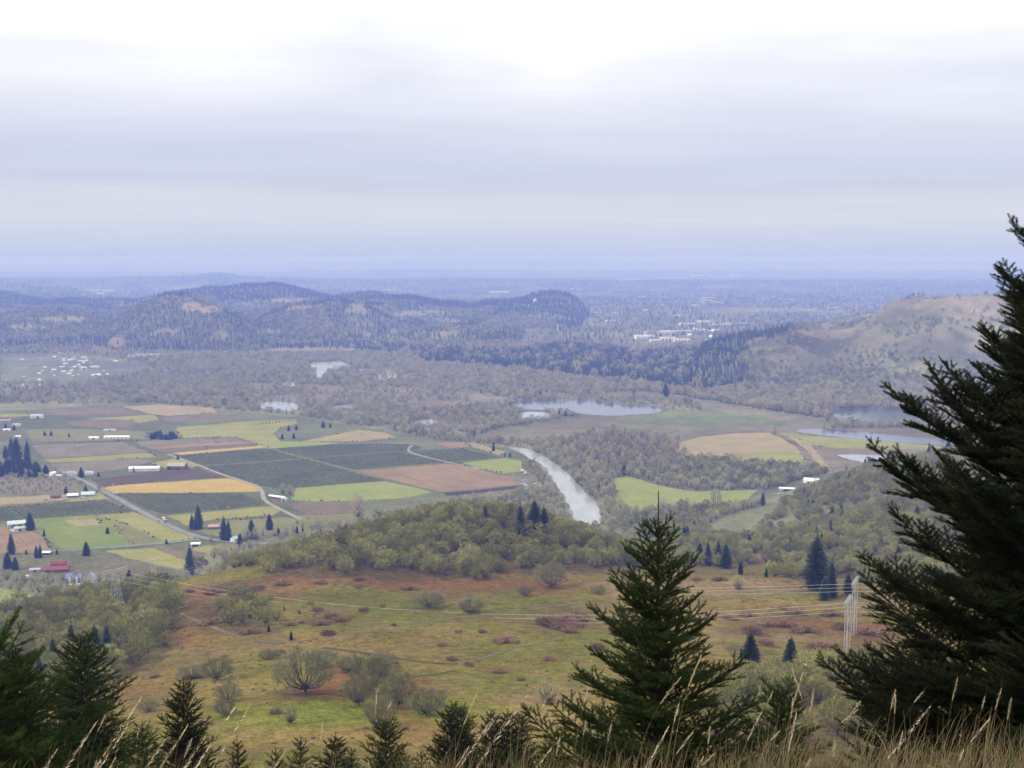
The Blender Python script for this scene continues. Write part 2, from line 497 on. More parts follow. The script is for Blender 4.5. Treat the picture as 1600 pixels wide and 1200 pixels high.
BALD = [  # grassy balds and outcrops on the far hills: photo x, y, half sizes, colour
    (322, 485, 26, 7, (0.36, 0.27, 0.13)), (298, 478, 16, 6, (0.36, 0.27, 0.13)), (455, 470, 36, 4, (0.34, 0.26, 0.14)), (470, 482, 20, 4, (0.30, 0.22, 0.12)),
    (345, 525, 12, 9, (0.20, 0.16, 0.09)), (183, 537, 14, 9, (0.24, 0.18, 0.10)),
    (560, 478, 14, 3, (0.26, 0.19, 0.12)), (700, 505, 20, 4, (0.22, 0.18, 0.10)),
    (1290, 520, 45, 12, (0.29, 0.24, 0.14)), (1390, 485, 50, 18, (0.25, 0.20, 0.12)), (1330, 535, 80, 14, (0.20, 0.17, 0.10)), (1500, 480, 110, 20, (0.23, 0.19, 0.12)),
    (1425, 575, 55, 10, (0.25, 0.24, 0.10)), (1270, 560, 70, 14, (0.17, 0.15, 0.09)), (1480, 540, 80, 22, (0.18, 0.16, 0.10)), (1190, 540, 26, 12, (0.19, 0.18, 0.1)),
    (560, 486, 20, 5, (0.24, 0.21, 0.11)), (640, 492, 24, 5, (0.22, 0.20, 0.11)), (100, 500, 40, 6, (0.22, 0.20, 0.11)), (40, 512, 30, 5, (0.22, 0.2, 0.1)), (700, 522, 22, 4, (0.24, 0.2, 0.11)), (420, 520, 22, 5, (0.2, 0.18, 0.1)), (260, 520, 20, 5, (0.2, 0.18, 0.1)),
]


def ground_colour(x, y, z):
    px, py = to_px(x, y, z)
    n1 = fbm(x / 45, y / 45, 4); n2 = fbm(x / 9 + 40, y / 9, 3); n3 = fbm(x / 300 + 9, y / 300, 4)
    c = np.empty(x.shape + (3,))
    d = np.hypot(x, y)
    near = (d < 1250) & (z > 6)
    straw, green, pink, rust, dusk = (np.array(k) for k in (C_STRAW, C_GREEN, C_PINK, C_RUST, C_DUSK))
    a = smooth((n1 - 0.38) / 0.25)[..., None]
    base_near = straw * (1 - a) + (green * 0.6 + straw * 0.4) * a
    b = smooth((n2 - 0.60) / 0.12)[..., None] * 0.6
    base_near = base_near * (1 - b) + pink * b
    far = np.clip(z / 60, 0, 1)[..., None]
    k = smooth((n3 - 0.35) / 0.3)[..., None]
    base_far = np.array(V_WOOD) * (1 - k) + np.array((0.19, 0.185, 0.085)) * k
    plain = np.array((0.10, 0.105, 0.075)) * (0.55 + 1.0 * k)
    f2 = smooth((d - 7000) / 2500)[..., None]
    base_far = base_far * (1 - f2) + plain * f2
    c[:] = base_far
    wn_ = near[..., None] & True
    c = np.where(wn_, base_near, c)
    jx = px + (fbm(x / 14 + 3, y / 14, 3) - .5) * 60; jy = py + (fbm(x / 14, y / 14 + 8, 3) - .5) * 26
    for ax, ay, rx, ry, col, s in PATCH:
        w = s * smooth(1.35 - np.sqrt(((jx - ax) / rx) ** 2 + ((jy - ay) / ry) ** 2)) * near
        w = w[..., None]
        c = c * (1 - w) + np.array(col) * w
    # under the oak woods on the knoll and the left slope: dull litter tone with the trees' ground shadow painted in
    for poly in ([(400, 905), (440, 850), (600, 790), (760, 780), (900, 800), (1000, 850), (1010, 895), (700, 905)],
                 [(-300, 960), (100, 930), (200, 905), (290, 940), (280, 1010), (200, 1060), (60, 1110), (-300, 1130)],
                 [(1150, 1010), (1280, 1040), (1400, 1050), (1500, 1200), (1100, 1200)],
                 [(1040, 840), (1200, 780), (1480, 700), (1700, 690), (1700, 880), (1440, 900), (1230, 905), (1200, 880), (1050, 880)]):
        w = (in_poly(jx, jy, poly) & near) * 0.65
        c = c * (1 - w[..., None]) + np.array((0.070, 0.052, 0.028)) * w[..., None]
    val = (d > 1000) & (z < 8) & (y > 0)
    jx = px + (fbm(x / 90 + 3, y / 90, 3) - .5) * 16; jy = py + (fbm(x / 90, y / 90 + 8, 3) - .5) * 6
    for poly, col in AREAS:
        w = (in_poly(jx, jy, poly) & (val | ((d > 800) & (z < 110) & (py < 985)))) * 0.9
        c = c * (1 - w[..., None]) + np.array(col) * (0.8 + 0.4 * n2[..., None]) * w[..., None]
    hills = (d > 2700) & (z > 10)
    for ax, ay, rx, ry, col in BALD:
        w = smooth((1.25 - np.sqrt(((jx - ax) / rx) ** 2 + ((jy - ay) / ry) ** 2)) * 2.5) * hills * np.where(px > 1050, .75, .95)
        c = c * (1 - w[..., None]) + np.array(col) * w[..., None]
    rough_ = smooth((fbm(x / 70 + 31, y / 55, 5) - 0.50) / 0.07) * hills * (px > 1050) * 0.6
    c = c * (1 - rough_[..., None]) + np.array((0.085, 0.085, 0.045)) * rough_[..., None]
    brow = smooth((60 - d) / 40)[..., None]
    c = c * (1 - brow) + np.array((0.095, 0.07, 0.035)) * brow
    return c


def ground_material():
    m, t, b = principled('ground_cover', (0.1, 0.1, 0.05), 1.0, 0.05)
    L = t.links.new
    at = nd(t, 'ShaderNodeAttribute', attribute_name='cover')
    g = nd(t, 'ShaderNodeNewGeometry')
    last = at.outputs['Color']
    for sc, lo, hi in ((1.1, 0.42, 1.6), (0.22, 0.6, 1.4), (0.02, 0.78, 1.22), (0.0022, 0.6, 1.4)):
        n = nd(t, 'ShaderNodeTexNoise', i_Scale=sc, i_Detail=5.0, i_Roughness=0.65)
        L(g.outputs['Position'], n.inputs['Vector'])
        mr = nd(t, 'ShaderNodeMapRange'); mr.inputs['From Min'].default_value = 0.3; mr.inputs['From Max'].default_value = 0.7
        mr.inputs['To Min'].default_value = lo; mr.inputs['To Max'].default_value = hi
        L(n.outputs[0], mr.inputs[0])
        mx = nd(t, 'ShaderNodeMix', data_type='RGBA', blend_type='MULTIPLY'); mx.inputs[0].default_value = 1
        L(last, mx.inputs[6]); L(mr.outputs[0], mx.inputs[7]); last = mx.outputs[2]
    L(last, b.inputs['Base Color'])
    return m


M_GROUND = ground_material()


def build_ground():
    r = np.concatenate([np.arange(0.5, 20, 0.5), np.arange(20, 250, 3), np.arange(250, 1000, 2.5), np.arange(1000, 2400, 10),
                        np.arange(2400, 7600, 28), np.geomspace(7600, 66000, 60)])
    a_f = np.radians(np.linspace(-27, 27, 391))
    a = np.concatenate([np.radians(np.linspace(-180, -27.6, 60)), a_f, np.radians(np.linspace(27.6, 177.5, 60))])
    R, A = np.meshgrid(r, a, indexing='ij')
    X = R * np.sin(A); Y = R * np.cos(A)
    Z = ground_z(X, Y)
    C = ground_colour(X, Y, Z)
    nr, na = R.shape
    D = np.hypot(X, Y)
    # one sheet, named by what each stretch is
    ii, jj = np.meshgrid(np.arange(nr - 1), np.arange(na), indexing='ij')
    v00 = ii * na + jj; v01 = ii * na + (jj + 1) % na
    v10 = v00 + na; v11 = v01 + na
    F = np.stack([v00, v01, v11, v10], -1).reshape(-1, 4)
    V = np.stack([X, Y, Z], -1).reshape(-1, 3)
    Cf = C.reshape(-1, 3)
    fx = X.reshape(-1)[F].mean(1); fy = Y.reshape(-1)[F].mean(1); fz = Z.reshape(-1)[F].mean(1)
    fd = np.hypot(fx, fy)
    cls = np.where(fd < 2500, np.where((fz > 1.0) | (fy < 0), 0, 1), np.where(fd > 11000, 4, np.where(fz > 1.0, np.where(fx > 350 * fd / 4000, 2, 3), 1)))
    for k, nm in enumerate(('hillside', 'valley_floor', 'rocky_hill', 'wooded_hills', 'far_plain')):
        sel = F[cls == k]
        used, inv = np.unique(sel, return_inverse=True)
        me = new_mesh(nm, V[used], inv.reshape(-1, 4), [M_GROUND], smooth_shade=True)
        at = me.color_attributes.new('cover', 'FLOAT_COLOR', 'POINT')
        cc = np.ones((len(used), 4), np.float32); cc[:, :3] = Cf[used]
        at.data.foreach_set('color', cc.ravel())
        tag(link(nm, me), kind='structure')


build_ground()

# ------------------------------------------------------------------ haze
def build_haze():
    s = 68000.0
    z0, z1 = -1.5, 331.0
    V = [(-s, -s, z0), (s, -s, z0), (s, s, z0), (-s, s, z0), (-s, -s, z1), (s, -s, z1), (s, s, z1), (-s, s, z1)]
    F = [(0, 3, 2, 1), (4, 5, 6, 7), (0, 1, 5, 4), (1, 2, 6, 5), (2, 3, 7, 6), (3, 0, 4, 7)]
    m = bpy.data.materials.new('haze_air')
    m.use_nodes = True
    t = m.node_tree
    t.nodes.clear()
    o = nd(t, 'ShaderNodeOutputMaterial')
    v = nd(t, 'ShaderNodeVolumePrincipled')
    v.inputs['Color'].default_value = (0.27, 0.38, 1.0, 1)
    v.inputs['Absorption Color'].default_value = (0.66, 0.61, 1, 1)
    v.inputs['Density'].default_value = 1.42e-4
    v.inputs['Anisotropy'].default_value = 0.0
    t.links.new(v.outputs[0], o.inputs['Volume'])
    tag(link('haze', new_mesh('haze', V, F, [m])), kind='stuff')


build_haze()
# ------------------------------------------------------------------ water, fields, roads, tracks
def pts_sheet(poly, z, step=None):
    return [(*flat(px, py, z), z) for px, py in poly]


def water_material(name, base, rough, wave):
    m, t, b = principled(name, base, rough, 0.5)
    L = t.links.new
    g = nd(t, 'ShaderNodeNewGeometry')
    mp = nd(t, 'ShaderNodeMapping'); mp.inputs['Scale'].default_value = (0.06, 0.018, 0.1)
    L(g.outputs['Position'], mp.inputs[0])
    n = nd(t, 'ShaderNodeTexNoise', i_Scale=1.0, i_Detail=4.0)
    L(mp.outputs[0], n.inputs['Vector'])
    bp = nd(t, 'ShaderNodeBump'); bp.inputs['Strength'].default_value = wave; bp.inputs['Distance'].default_value = 0.4
    L(n.outputs[0], bp.inputs['Height']); L(bp.outputs[0], b.inputs['Normal'])
    r = ramp(t, [(0.35, base), (0.7, tuple(c * 1.35 for c in base))])
    L(n.outputs[0], r.inputs[0]); L(r.outputs[0], b.inputs['Base Color'])
    b.inputs['IOR'].default_value = 1.33
    return m


M_RIVER = water_material('river_water', (0.26, 0.275, 0.255), 0.16, 0.05)
M_POND = water_material('pond_water', (0.05, 0.07, 0.09), 0.10, 0.05)
M_POND2 = water_material('shallow_water', (0.20, 0.23, 0.26), 0.15, 0.05)
M_MUD = mat_noise('muddy_bank', (0.19, 0.14, 0.10), (0.12, 0.10, 0.07), 0.05, coords='World')
M_GRAVELBAR = mat_noise('gravel_bar', (0.42, 0.40, 0.36), (0.30, 0.28, 0.24), 0.04, coords='World')

RIVER = [(786, 697), (812, 700), (826, 701), (850, 713), (872, 727), (892, 744), (908, 762), (922, 775), (933, 787), (938, 802), (941, 822),
         (896, 822), (888, 795), (881, 775), (868, 758), (854, 740), (838, 726), (822, 712), (804, 703)]
WATERS = [
    ('river', RIVER, M_RIVER),
    ('river', [(642, 658), (680, 655), (686, 662), (655, 666)], M_RIVER),
    ('river', [(480, 570), (495, 566), (533, 564), (556, 575), (530, 577), (512, 577), (503, 590), (492, 594), (495, 578)], M_RIVER),
    ('gravel_bar', [(578, 591), (597, 580), (617, 577), (622, 590), (604, 595)], M_GRAVELBAR),
    ('river', [(700, 671), (712, 672), (735, 682), (728, 683)], M_RIVER),
    ('river', [(440, 598), (460, 597), (462, 603), (446, 604)], M_RIVER),
    ('pond', [(405, 630), (430, 627), (466, 630), (464, 644), (430, 641), (408, 640)], M_POND2),
    ('pond', [(518, 634), (552, 632), (550, 640), (522, 641)], M_POND2),
    ('pond', [(802, 627), (850, 625), (925, 624), (940, 630), (980, 632), (1012, 633), (1045, 640), (1025, 646), (985, 649), (950, 650), (917, 648), (860, 641), (820, 640), (800, 634)], M_POND),
    ('pond', [(806, 653), (812, 645), (830, 643), (857, 645), (862, 653), (840, 655)], M_POND2),
    ('pond', [(1236, 673), (1282, 669), (1340, 674), (1400, 681), (1470, 686), (1500, 692), (1500, 697), (1450, 695), (1350, 688), (1260, 678)], M_POND),
    ('pond', [(1296, 641), (1360, 638), (1432, 642), (1440, 652), (1420, 660), (1350, 660), (1305, 655)], M_POND),
    ('pond', [(1303, 712), (1325, 710), (1352, 711), (1395, 712), (1437, 715), (1475, 721), (1470, 727), (1440, 727), (1418, 729), (1407, 735), (1370, 737), (1338, 734), (1352, 730), (1353, 725), (1338, 721)], M_POND2),
]


def round_poly(poly, it=2):
    P = np.array(poly, float)
    for _ in range(it):
        Q = np.roll(P, -1, 0)
        P = np.stack([P * .75 + Q * .25, P * .25 + Q * .75], 1).reshape(-1, 2)
    return [tuple(p) for p in P]


def grow(poly, k):
    P = np.array(poly, float); c = P.mean(0)
    d = P - c
    l = np.hypot(d[:, 0], d[:, 1] * 4)[:, None] + 1e-6
    return [tuple(p) for p in P + d / l * k]


def jag(poly, amp):
    """a wandering edge between the traced points, in metres on the ground"""
    P = np.array(poly, float)
    out = []
    for i in range(len(P)):
        a, b = P[i], P[(i + 1) % len(P)]
        n = max(1, int(np.hypot(*(b - a)) / (amp * 2.2)))
        for k in range(n):
            out.append(a + (b - a) * k / n)
    out = np.array(out)
    s = amp * 5
    out[:, 0] += (fbm(out[:, 0] / s, out[:, 1] / s, 3) - .5) * amp * 2.4
    out[:, 1] += (fbm(out[:, 0] / s + 50, out[:, 1] / s + 9, 3) - .5) * amp * 2.4
    return out


def sheet(name, xy, z, mat):
    me = new_mesh(name, [(x, y, z) for x, y in xy], [tuple(range(len(xy)))], [mat])
    if len(me.polygons) and me.polygons[0].normal.z < 0:
        me.flip_normals()
    return tag(link(name, me), kind='structure')


for i, (nm, poly, mt) in enumerate(WATERS):
    if nm == 'pond':
        xy = jag([flat(*p) for p in round_poly(grow(poly, 5), 1)], 5)
        sheet('pond_bank', xy, 0.10 + 0.01 * i, M_MUD)
    if i == 0:
        sheet('river_bank', jag([flat(*p) for p in round_poly(grow(poly, 3), 1)], 3), 0.2, M_MUD)
    xy = jag([flat(*p) for p in round_poly(poly, 1)], 3 if nm != 'river' else 2.0)
    sheet(nm, xy, 0.32 + 0.01 * i, mt)
    WATERS[i] = (nm, poly, mt)

_rd0, _rd1 = flat(125, 748), flat(340, 849)
ROW = math.atan2(_rd1[1] - _rd0[1], _rd1[0] - _rd0[0])


def mat_field(name, c1, c2, ang, across=0.45, c3=None):
    m, t, b = principled(name, c1, 1.0, 0.05)
    L = t.links.new
    g = nd(t, 'ShaderNodeNewGeometry')
    mp0 = nd(t, 'ShaderNodeMapping'); mp0.inputs['Rotation'].default_value = (0, 0, -ang)
    L(g.outputs['Position'], mp0.inputs[0])
    mp = nd(t, 'ShaderNodeMapping'); mp.inputs['Scale'].default_value = (0.012, across, 1)
    L(mp0.outputs[0], mp.inputs[0])
    n = nd(t, 'ShaderNodeTexNoise', i_Scale=1.0, i_Detail=5.0, i_Roughness=0.7)
    L(mp.outputs[0], n.inputs['Vector'])
    n2 = nd(t, 'ShaderNodeTexNoise', i_Scale=0.02, i_Detail=5.0, i_Roughness=0.6)
    L(g.outputs['Position'], n2.inputs['Vector'])
    ad = nd(t, 'ShaderNodeMath', operation='MULTIPLY_ADD'); ad.inputs[1].default_value = 0.55
    L(n.outputs[0], ad.inputs[0])
    hf = nd(t, 'ShaderNodeMath', operation='MULTIPLY'); hf.inputs[1].default_value = 0.45
    L(n2.outputs[0], hf.inputs[0]); L(hf.outputs[0], ad.inputs[2])
    r = ramp(t, [(0.38, c1), (0.62, c2)] if c3 is None else [(0.36, c1), (0.5, c2), (0.64, c3)])
    L(ad.outputs[0], r.inputs[0])
    n3 = nd(t, 'ShaderNodeTexNoise', i_Scale=0.35, i_Detail=3.0, i_Roughness=0.7)
    L(g.outputs['Position'], n3.inputs['Vector'])
    mr = nd(t, 'ShaderNodeMapRange'); mr.inputs['From Min'].default_value = 0.3; mr.inputs['From Max'].default_value = 0.7
    mr.inputs['To Min'].default_value = 0.72; mr.inputs['To Max'].default_value = 1.28
    L(n3.outputs[0], mr.inputs[0])
    mx = nd(t, 'ShaderNodeMix', data_type='RGBA', blend_type='MULTIPLY'); mx.inputs[0].default_value = 1
    L(r.outputs[0], mx.inputs[6]); L(mr.outputs[0], mx.inputs[7])
    L(mx.outputs[2], b.inputs['Base Color'])
    return m


FC = {
    'purple': ((0.080, 0.058, 0.040), (0.115, 0.085, 0.058)), 'yellow': ((0.36, 0.25, 0.06), (0.47, 0.33, 0.09)),
    'orchard': ((0.060, 0.068, 0.030), (0.115, 0.120, 0.050)), 'green': ((0.12, 0.17, 0.035), (0.24, 0.25, 0.06)), 'lime': ((0.19, 0.20, 0.05), (0.32, 0.29, 0.085)),
    'pink': ((0.19, 0.13, 0.07), (0.31, 0.215, 0.115)), 'brown': ((0.13, 0.10, 0.06), (0.21, 0.165, 0.10)), 'grey': ((0.15, 0.13, 0.085), (0.23, 0.20, 0.13)),
    'dull': ((0.14, 0.14, 0.05), (0.23, 0.21, 0.085)), 'tan': ((0.24, 0.20, 0.09), (0.36, 0.28, 0.15)), 'dark': ((0.05, 0.04, 0.03), (0.08, 0.06, 0.045)), 'bright': ((0.19, 0.225, 0.05), (0.275, 0.285, 0.08)), }
_fm = {}


def fmat(kind, ang=ROW):
    k = (kind, round(ang, 2))
    if k not in _fm:
        _fm[k] = mat_field('field_' + kind, *FC[kind], ang)
    return _fm[k]


FIELDS = [
    ('purple', [(142, 749), (250, 736), (312, 733), (353, 746), (250, 752), (160, 760)]),
    ('yellow', [(160, 762), (200, 757), (270, 753), (358, 747), (400, 757), (413, 768), (300, 770), (176, 770)]),
    ('orchard', [(180, 772), (300, 771), (378, 771), (402, 782), (420, 788), (330, 797), (258, 804), (232, 797)]),
    ('lime', [(262, 806), (335, 799), (420, 791), (440, 797), (425, 805), (330, 812), (292, 821)]),
    ('dull', [(300, 826), (340, 815), (440, 808), (500, 812), (470, 830), (380, 840), (330, 838)]),
    ('orchard', [(-60, 796), (0, 792), (80, 787), (165, 781), (207, 799), (130, 805), (0, 815), (-60, 818)]),
    ('green', [(40, 812), (130, 806), (212, 800), (260, 820), (310, 842), (240, 850), (162, 856), (95, 857), (75, 842), (58, 830)]),
    ('tan', [(100, 813), (150, 811), (160, 820), (120, 822)]),
    ('dull', [(176, 816), (192, 817), (222, 830), (252, 845), (210, 851), (190, 836)]),
    ('lime', [(150, 806), (211, 801), (306, 841), (258, 846), (200, 820)]),
    ('pink', [(-40, 818), (20, 824), (60, 834), (82, 860), (30, 866), (-40, 862)]),
    ('brown', [(215, 858), (252, 853), (300, 868), (330, 882), (290, 886), (250, 872)]),
    ('lime', [(165, 861), (240, 856), (300, 882), (280, 890), (200, 872)]),
    ('lime', [(310, 851), (345, 853), (360, 860), (330, 866), (300, 860)]),
    ('grey', [(48, 696), (120, 693), (190, 691), (232, 706), (150, 712), (70, 716)]),
    ('lime', [(68, 718), (150, 713), (232, 707), (244, 714), (160, 719), (80, 723)]),
    ('grey', [(78, 725), (160, 719), (217, 715), (238, 721), (190, 733), (130, 742), (100, 742)]),
    ('grey', [(209, 690), (300, 685), (362, 684), (384, 689), (300, 694), (224, 697)]),
    ('pink', [(226, 698), (300, 694), (384, 689), (398, 693), (320, 698), (240, 702)]),
    ('brown', [(240, 703), (330, 698), (400, 694), (405, 697), (330, 702), (252, 706)]),
    ('yellow', [(266, 708), (335, 702), (405, 697), (425, 698), (340, 706), (282, 711)]),
    ('bright', [(400, 696), (425, 689), (470, 690), (540, 692), (470, 698), (420, 701)]),
    ('lime', [(235, 724), (275, 716), (310, 726), (300, 732), (262, 732)]),
    ('orchard', [(280, 712), (350, 706), (420, 701), (466, 716), (395, 722), (315, 727)]),
    ('orchard', [(429, 701), (490, 697), (540, 694), (590, 693), (645, 694), (661, 700), (628, 705), (560, 710), (489, 715)]),
    ('orchard', [(318, 729), (395, 724), (476, 718), (600, 751), (520, 758), (430, 764), (360, 746)]),
    ('orchard', [(492, 717), (560, 711), (624, 707), (693, 722), (620, 728), (552, 734)]),
    ('orchard', [(640, 705), (680, 703), (722, 701), (780, 715), (740, 718), (699, 722)]),
    ('pink', [(556, 736), (630, 730), (700, 724), (740, 731), (800, 748), (810, 757), (750, 763), (690, 768), (620, 754)]),
    ('bright', [(463, 763), (530, 757), (600, 752), (640, 760), (676, 769), (640, 777), (590, 781), (535, 784), (455, 783)]),
    ('brown', [(445, 788), (480, 784), (520, 783), (560, 785), (562, 800), (520, 803), (482, 805)]),
    ('dull', [(460, 806), (560, 802), (570, 812), (540, 820), (470, 822)]),
    ('bright', [(720, 723), (760, 719), (790, 716), (813, 720), (818, 737), (785, 740), (750, 732)]),
    ('pink', [(682, 692), (725, 691), (736, 699), (698, 700)]),
    ('tan', [(728, 691), (750, 694), (790, 706), (780, 711), (740, 700)]),
    ('dark', [(690, 770), (750, 765), (815, 758), (820, 762), (750, 770), (700, 775)]),
    ('grey', [(-60, 744), (0, 741), (60, 739), (112, 745), (132, 758), (90, 768), (30, 774), (-60, 774)]),
    ('tan', [(-60, 780), (40, 776), (110, 772), (120, 779), (60, 786), (-60, 792)]),
    ('lime', [(120, 776), (155, 770), (170, 779), (100, 785)]),
    ('brown', [(40, 641), (100, 638), (187, 636), (231, 647), (170, 650), (128, 651), (80, 647)]),
    ('lime', [(130, 655), (190, 651), (240, 648), (250, 656), (218, 661), (190, 656)]),
    ('brown', [(100, 659), (160, 655), (205, 656), (214, 667), (160, 669), (120, 667)]),
    ('lime', [(-40, 648), (40, 646), (50, 650), (0, 653), (-40, 655)]),
    ('tan', [(190, 636), (250, 632), (330, 637), (340, 645), (260, 650), (235, 647)]),
    ('brown', [(250, 652), (340, 648), (400, 646), (400, 652), (300, 659), (262, 660)]),
    ('lime', [(275, 668), (370, 660), (462, 655), (466, 661), (440, 668), (426, 678), (440, 690), (410, 696), (370, 683), (300, 684), (284, 686)]),
    ('dull', [(40, 672), (110, 670), (230, 674), (230, 686), (120, 690), (50, 690)]),
    ('tan', [(470, 690), (560, 672), (600, 676), (620, 684), (560, 690)]),
    ('bright', [(962, 747), (985, 745), (1020, 756), (1060, 765), (1090, 768), (1162, 766), (1210, 766), (1262, 772), (1228, 776), (1180, 786), (1162, 793), (1107, 790), (1060, 789), (1037, 793), (1005, 799), (966, 794), (958, 770)]),
    ('tan', [(1057, 700), (1062, 691), (1100, 682), (1150, 677), (1200, 676), (1217, 683), (1245, 700), (1262, 722), (1262, 729), (1200, 727), (1150, 720), (1090, 718), (1063, 708)]),
    ('lime', [(1075, 712), (1130, 711), (1200, 706), (1240, 702), (1262, 728), (1200, 727), (1120, 719), (1084, 717)]),
    ('lime', [(1213, 676), (1260, 680), (1330, 686), (1375, 689), (1470, 698), (1470, 703), (1380, 702), (1297, 700), (1250, 693)]),
    ('tan', [(1232, 682), (1262, 690), (1290, 722), (1300, 735), (1282, 730), (1256, 700)]),
    ('bright', [(-60, 938), (0, 922), (30, 924), (54, 940), (44, 957), (0, 970), (-60, 975)]),
    ('dull', [(1010, 832), (1100, 845), (1090, 850), (1020, 842)]),
]
for i, (k, poly) in enumerate(FIELDS):
    ang = ROW if i % 3 else ROW + math.pi / 2
    if poly[0] == (-60, 938):
        continue
    sheet('field', jag([flat(*p) for p in poly], 2.2), 0.04 + 0.035 * i / 10 + 0.02, fmat(k, ang))
    FIELDS[i] = (k, poly)

M_ASPHALT = mat_noise('worn_asphalt', (0.20, 0.195, 0.19), (0.26, 0.25, 0.24), 0.05, coords='World')
M_DIRT = mat_noise('dirt_track', (0.26, 0.235, 0.17), (0.34, 0.31, 0.23), 0.05, coords='World')
M_TRACK = mat_noise('trodden_earth', (0.17, 0.145, 0.085), (0.12, 0.10, 0.062), 0.06, coords='World', s2=0.5)
M_DITCH = mat_noise('cut_bank', (0.07, 0.052, 0.032), (0.10, 0.07, 0.04), 0.06, coords='World', s2=0.5)


def ribbon(name, pts, width, mat, up=0.6, on_hill=False, wob=0.0):
    P = [hit(*p, first=200)[:2] for p in pts] if on_hill else [flat(*p) for p in pts]
    P = np.array(P)
    seg = []
    for i in range(len(P) - 1):
        n = max(1, int(np.hypot(*(P[i + 1] - P[i])) / (6 if on_hill else 25)))
        for k in range(n):
            seg.append(P[i] + (P[i + 1] - P[i]) * k / n)
    seg.append(P[-1])
    S = np.array(seg)
    for _ in range(3):
        S[1:-1] = (S[:-2] + 2 * S[1:-1] + S[2:]) / 4
    T = np.gradient(S, axis=0); T /= np.hypot(T[:, 0], T[:, 1])[:, None] + 1e-9
    N = np.stack([-T[:, 1], T[:, 0]], 1)
    w = width / 2 * (1 + wob * (fbm(S[:, 0] / 12, S[:, 1] / 12, 3) - .5)[:, None] * 2)
    A, B = S + N * w, S - N * w
    V = []
    for a, b in zip(A, B):
        for p in (a, b):
            V.append((p[0], p[1], float(ground_z(p[0:1], p[1:2])[0]) + up))
    F = [(2 * i, 2 * i + 1, 2 * i + 3, 2 * i + 2) for i in range(len(S) - 1)]
    me = new_mesh(name, V, F, [mat])
    if me.polygons[0].normal.z < 0:
        me.flip_normals()
    return tag(link(name, me), kind='structure')


ribbon('road', [(92, 735), (108, 742), (130, 751), (150, 762), (180, 777), (215, 797), (260, 820), (300, 838), (335, 848), (375, 854), (430, 850)], 8.5, M_ASPHALT, 0.50)
ribbon('side_road', [(60, 862), (110, 860), (162, 857), (240, 851), (285, 847), (312, 843)], 5.5, M_ASPHALT, 0.44)
ribbon('farm_track', [(312, 728), (352, 744), (400, 757), (416, 768), (404, 781), (430, 792), (470, 812)], 6, M_DIRT, 0.46)
ribbon('farm_track', [(262, 710), (300, 724), (312, 728)], 6, M_DIRT, 0.46)
ribbon('farm_track', [(421, 701), (470, 715), (550, 734), (620, 753), (690, 770)], 5, fmat('dull'), 0.42)
ribbon('farm_track', [(645, 695), (631, 706), (697, 722), (750, 733)], 5, M_DIRT, 0.42)
ribbon('farm_track', [(315, 728), (395, 723), (485, 716), (560, 710.5), (628, 705.5)], 5, fmat('dull'), 0.38)
ribbon('farm_track', [(540, 693), (590, 692), (645, 693.5)], 6, M_DIRT, 0.40)
ribbon('farm_track', [(552, 735), (620, 729), (700, 723), (780, 716)], 5, fmat('dull'), 0.40)
ribbon('farm_track', [(0, 652), (60, 649), (170, 643)], 6, M_DIRT, 0.40)
ribbon('farm_track', [(290, 711), (360, 704), (430, 700)], 4, M_DIRT, 0.40)

ribbon('footpath', [(395, 1010), (440, 1007), (480, 1002), (530, 993), (590, 983), (650, 973), (720, 964), (800, 956), (880, 945), (960, 937)], 2.2, M_TRACK, 0.12, True, .5)
ribbon('footpath', [(205, 1062), (250, 1045), (300, 1024), (350, 1012), (400, 1009)], 1.6, M_TRACK, 0.12, True, .5)
ribbon('cut_bank', [(505, 1012), (540, 1017), (580, 1022), (620, 1029), (660, 1036), (690, 1038), (715, 1038)], 2.2, M_DITCH, 0.10, True, .9)
ribbon('footpath', [(715, 1039), (745, 1032), (780, 1020), (810, 1008), (840, 1002), (880, 998)], 1.6, M_TRACK, 0.12, True, .6)
ribbon('cut_bank', [(636, 1061), (665, 1055), (690, 1051), (712, 1048)], 1.5, M_DITCH, 0.10, True, .9)
ribbon('footpath', [(280, 958), (310, 972), (350, 988), (395, 1000), (440, 1006)], 2.0, M_TRACK, 0.12, True, .5)
ribbon('footpath', [(1090, 938), (1150, 934), (1210, 928), (1290, 921)], 2.6, M_TRACK, 0.12, True, .5)
ribbon('footpath', [(960, 937), (1030, 938), (1090, 938)], 2.2, M_TRACK, 0.12, True, .5)
# ------------------------------------------------------------------ plant kinds
class Geo:
    def __init__(s):
        s.V = []; s.F = []; s.M = []

    def tri(s, a, b, c, m=0):
        n = len(s.V); s.V += [a, b, c]; s.F.append((n, n + 1, n + 2)); s.M.append(m)

    def limb(s, a, b, ra, rb, m=0, k=3):
        a = np.array(a, float); b = np.array(b, float)
        d = b - a; d = d / (np.linalg.norm(d) + 1e-9)
        u = np.cross(d, (0.31, 0.2, 0.93)); u /= np.linalg.norm(u) + 1e-9
        w = np.cross(d, u)
        n = len(s.V)
        for p, r in ((a, ra), (b, rb)):
            for i in range(k):
                t = 2 * math.pi * i / k
                s.V.append(tuple(p + (u * math.cos(t) + w * math.sin(t)) * r))
        for i in range(k):
            j = (i + 1) % k
            s.F.append((n + i, n + j, n + k + j)); s.M.append(m)
            s.F.append((n + i, n + k + j, n + k + i)); s.M.append(m)

    def mesh(s, name, mats, only=None):
        F = np.array(s.F, np.int32); M = np.array(s.M)
        V = np.array(s.V, np.float32)
        if only is not None:
            F = F[M == only]
            used, inv = np.unique(F, return_inverse=True)
            return new_mesh(name, V[used], inv.reshape(-1, 3), [mats[only]])
        return new_mesh(name, V, F, mats, M)


def rdir(r):
    v = r.normal(size=3)
    return v / np.linalg.norm(v)


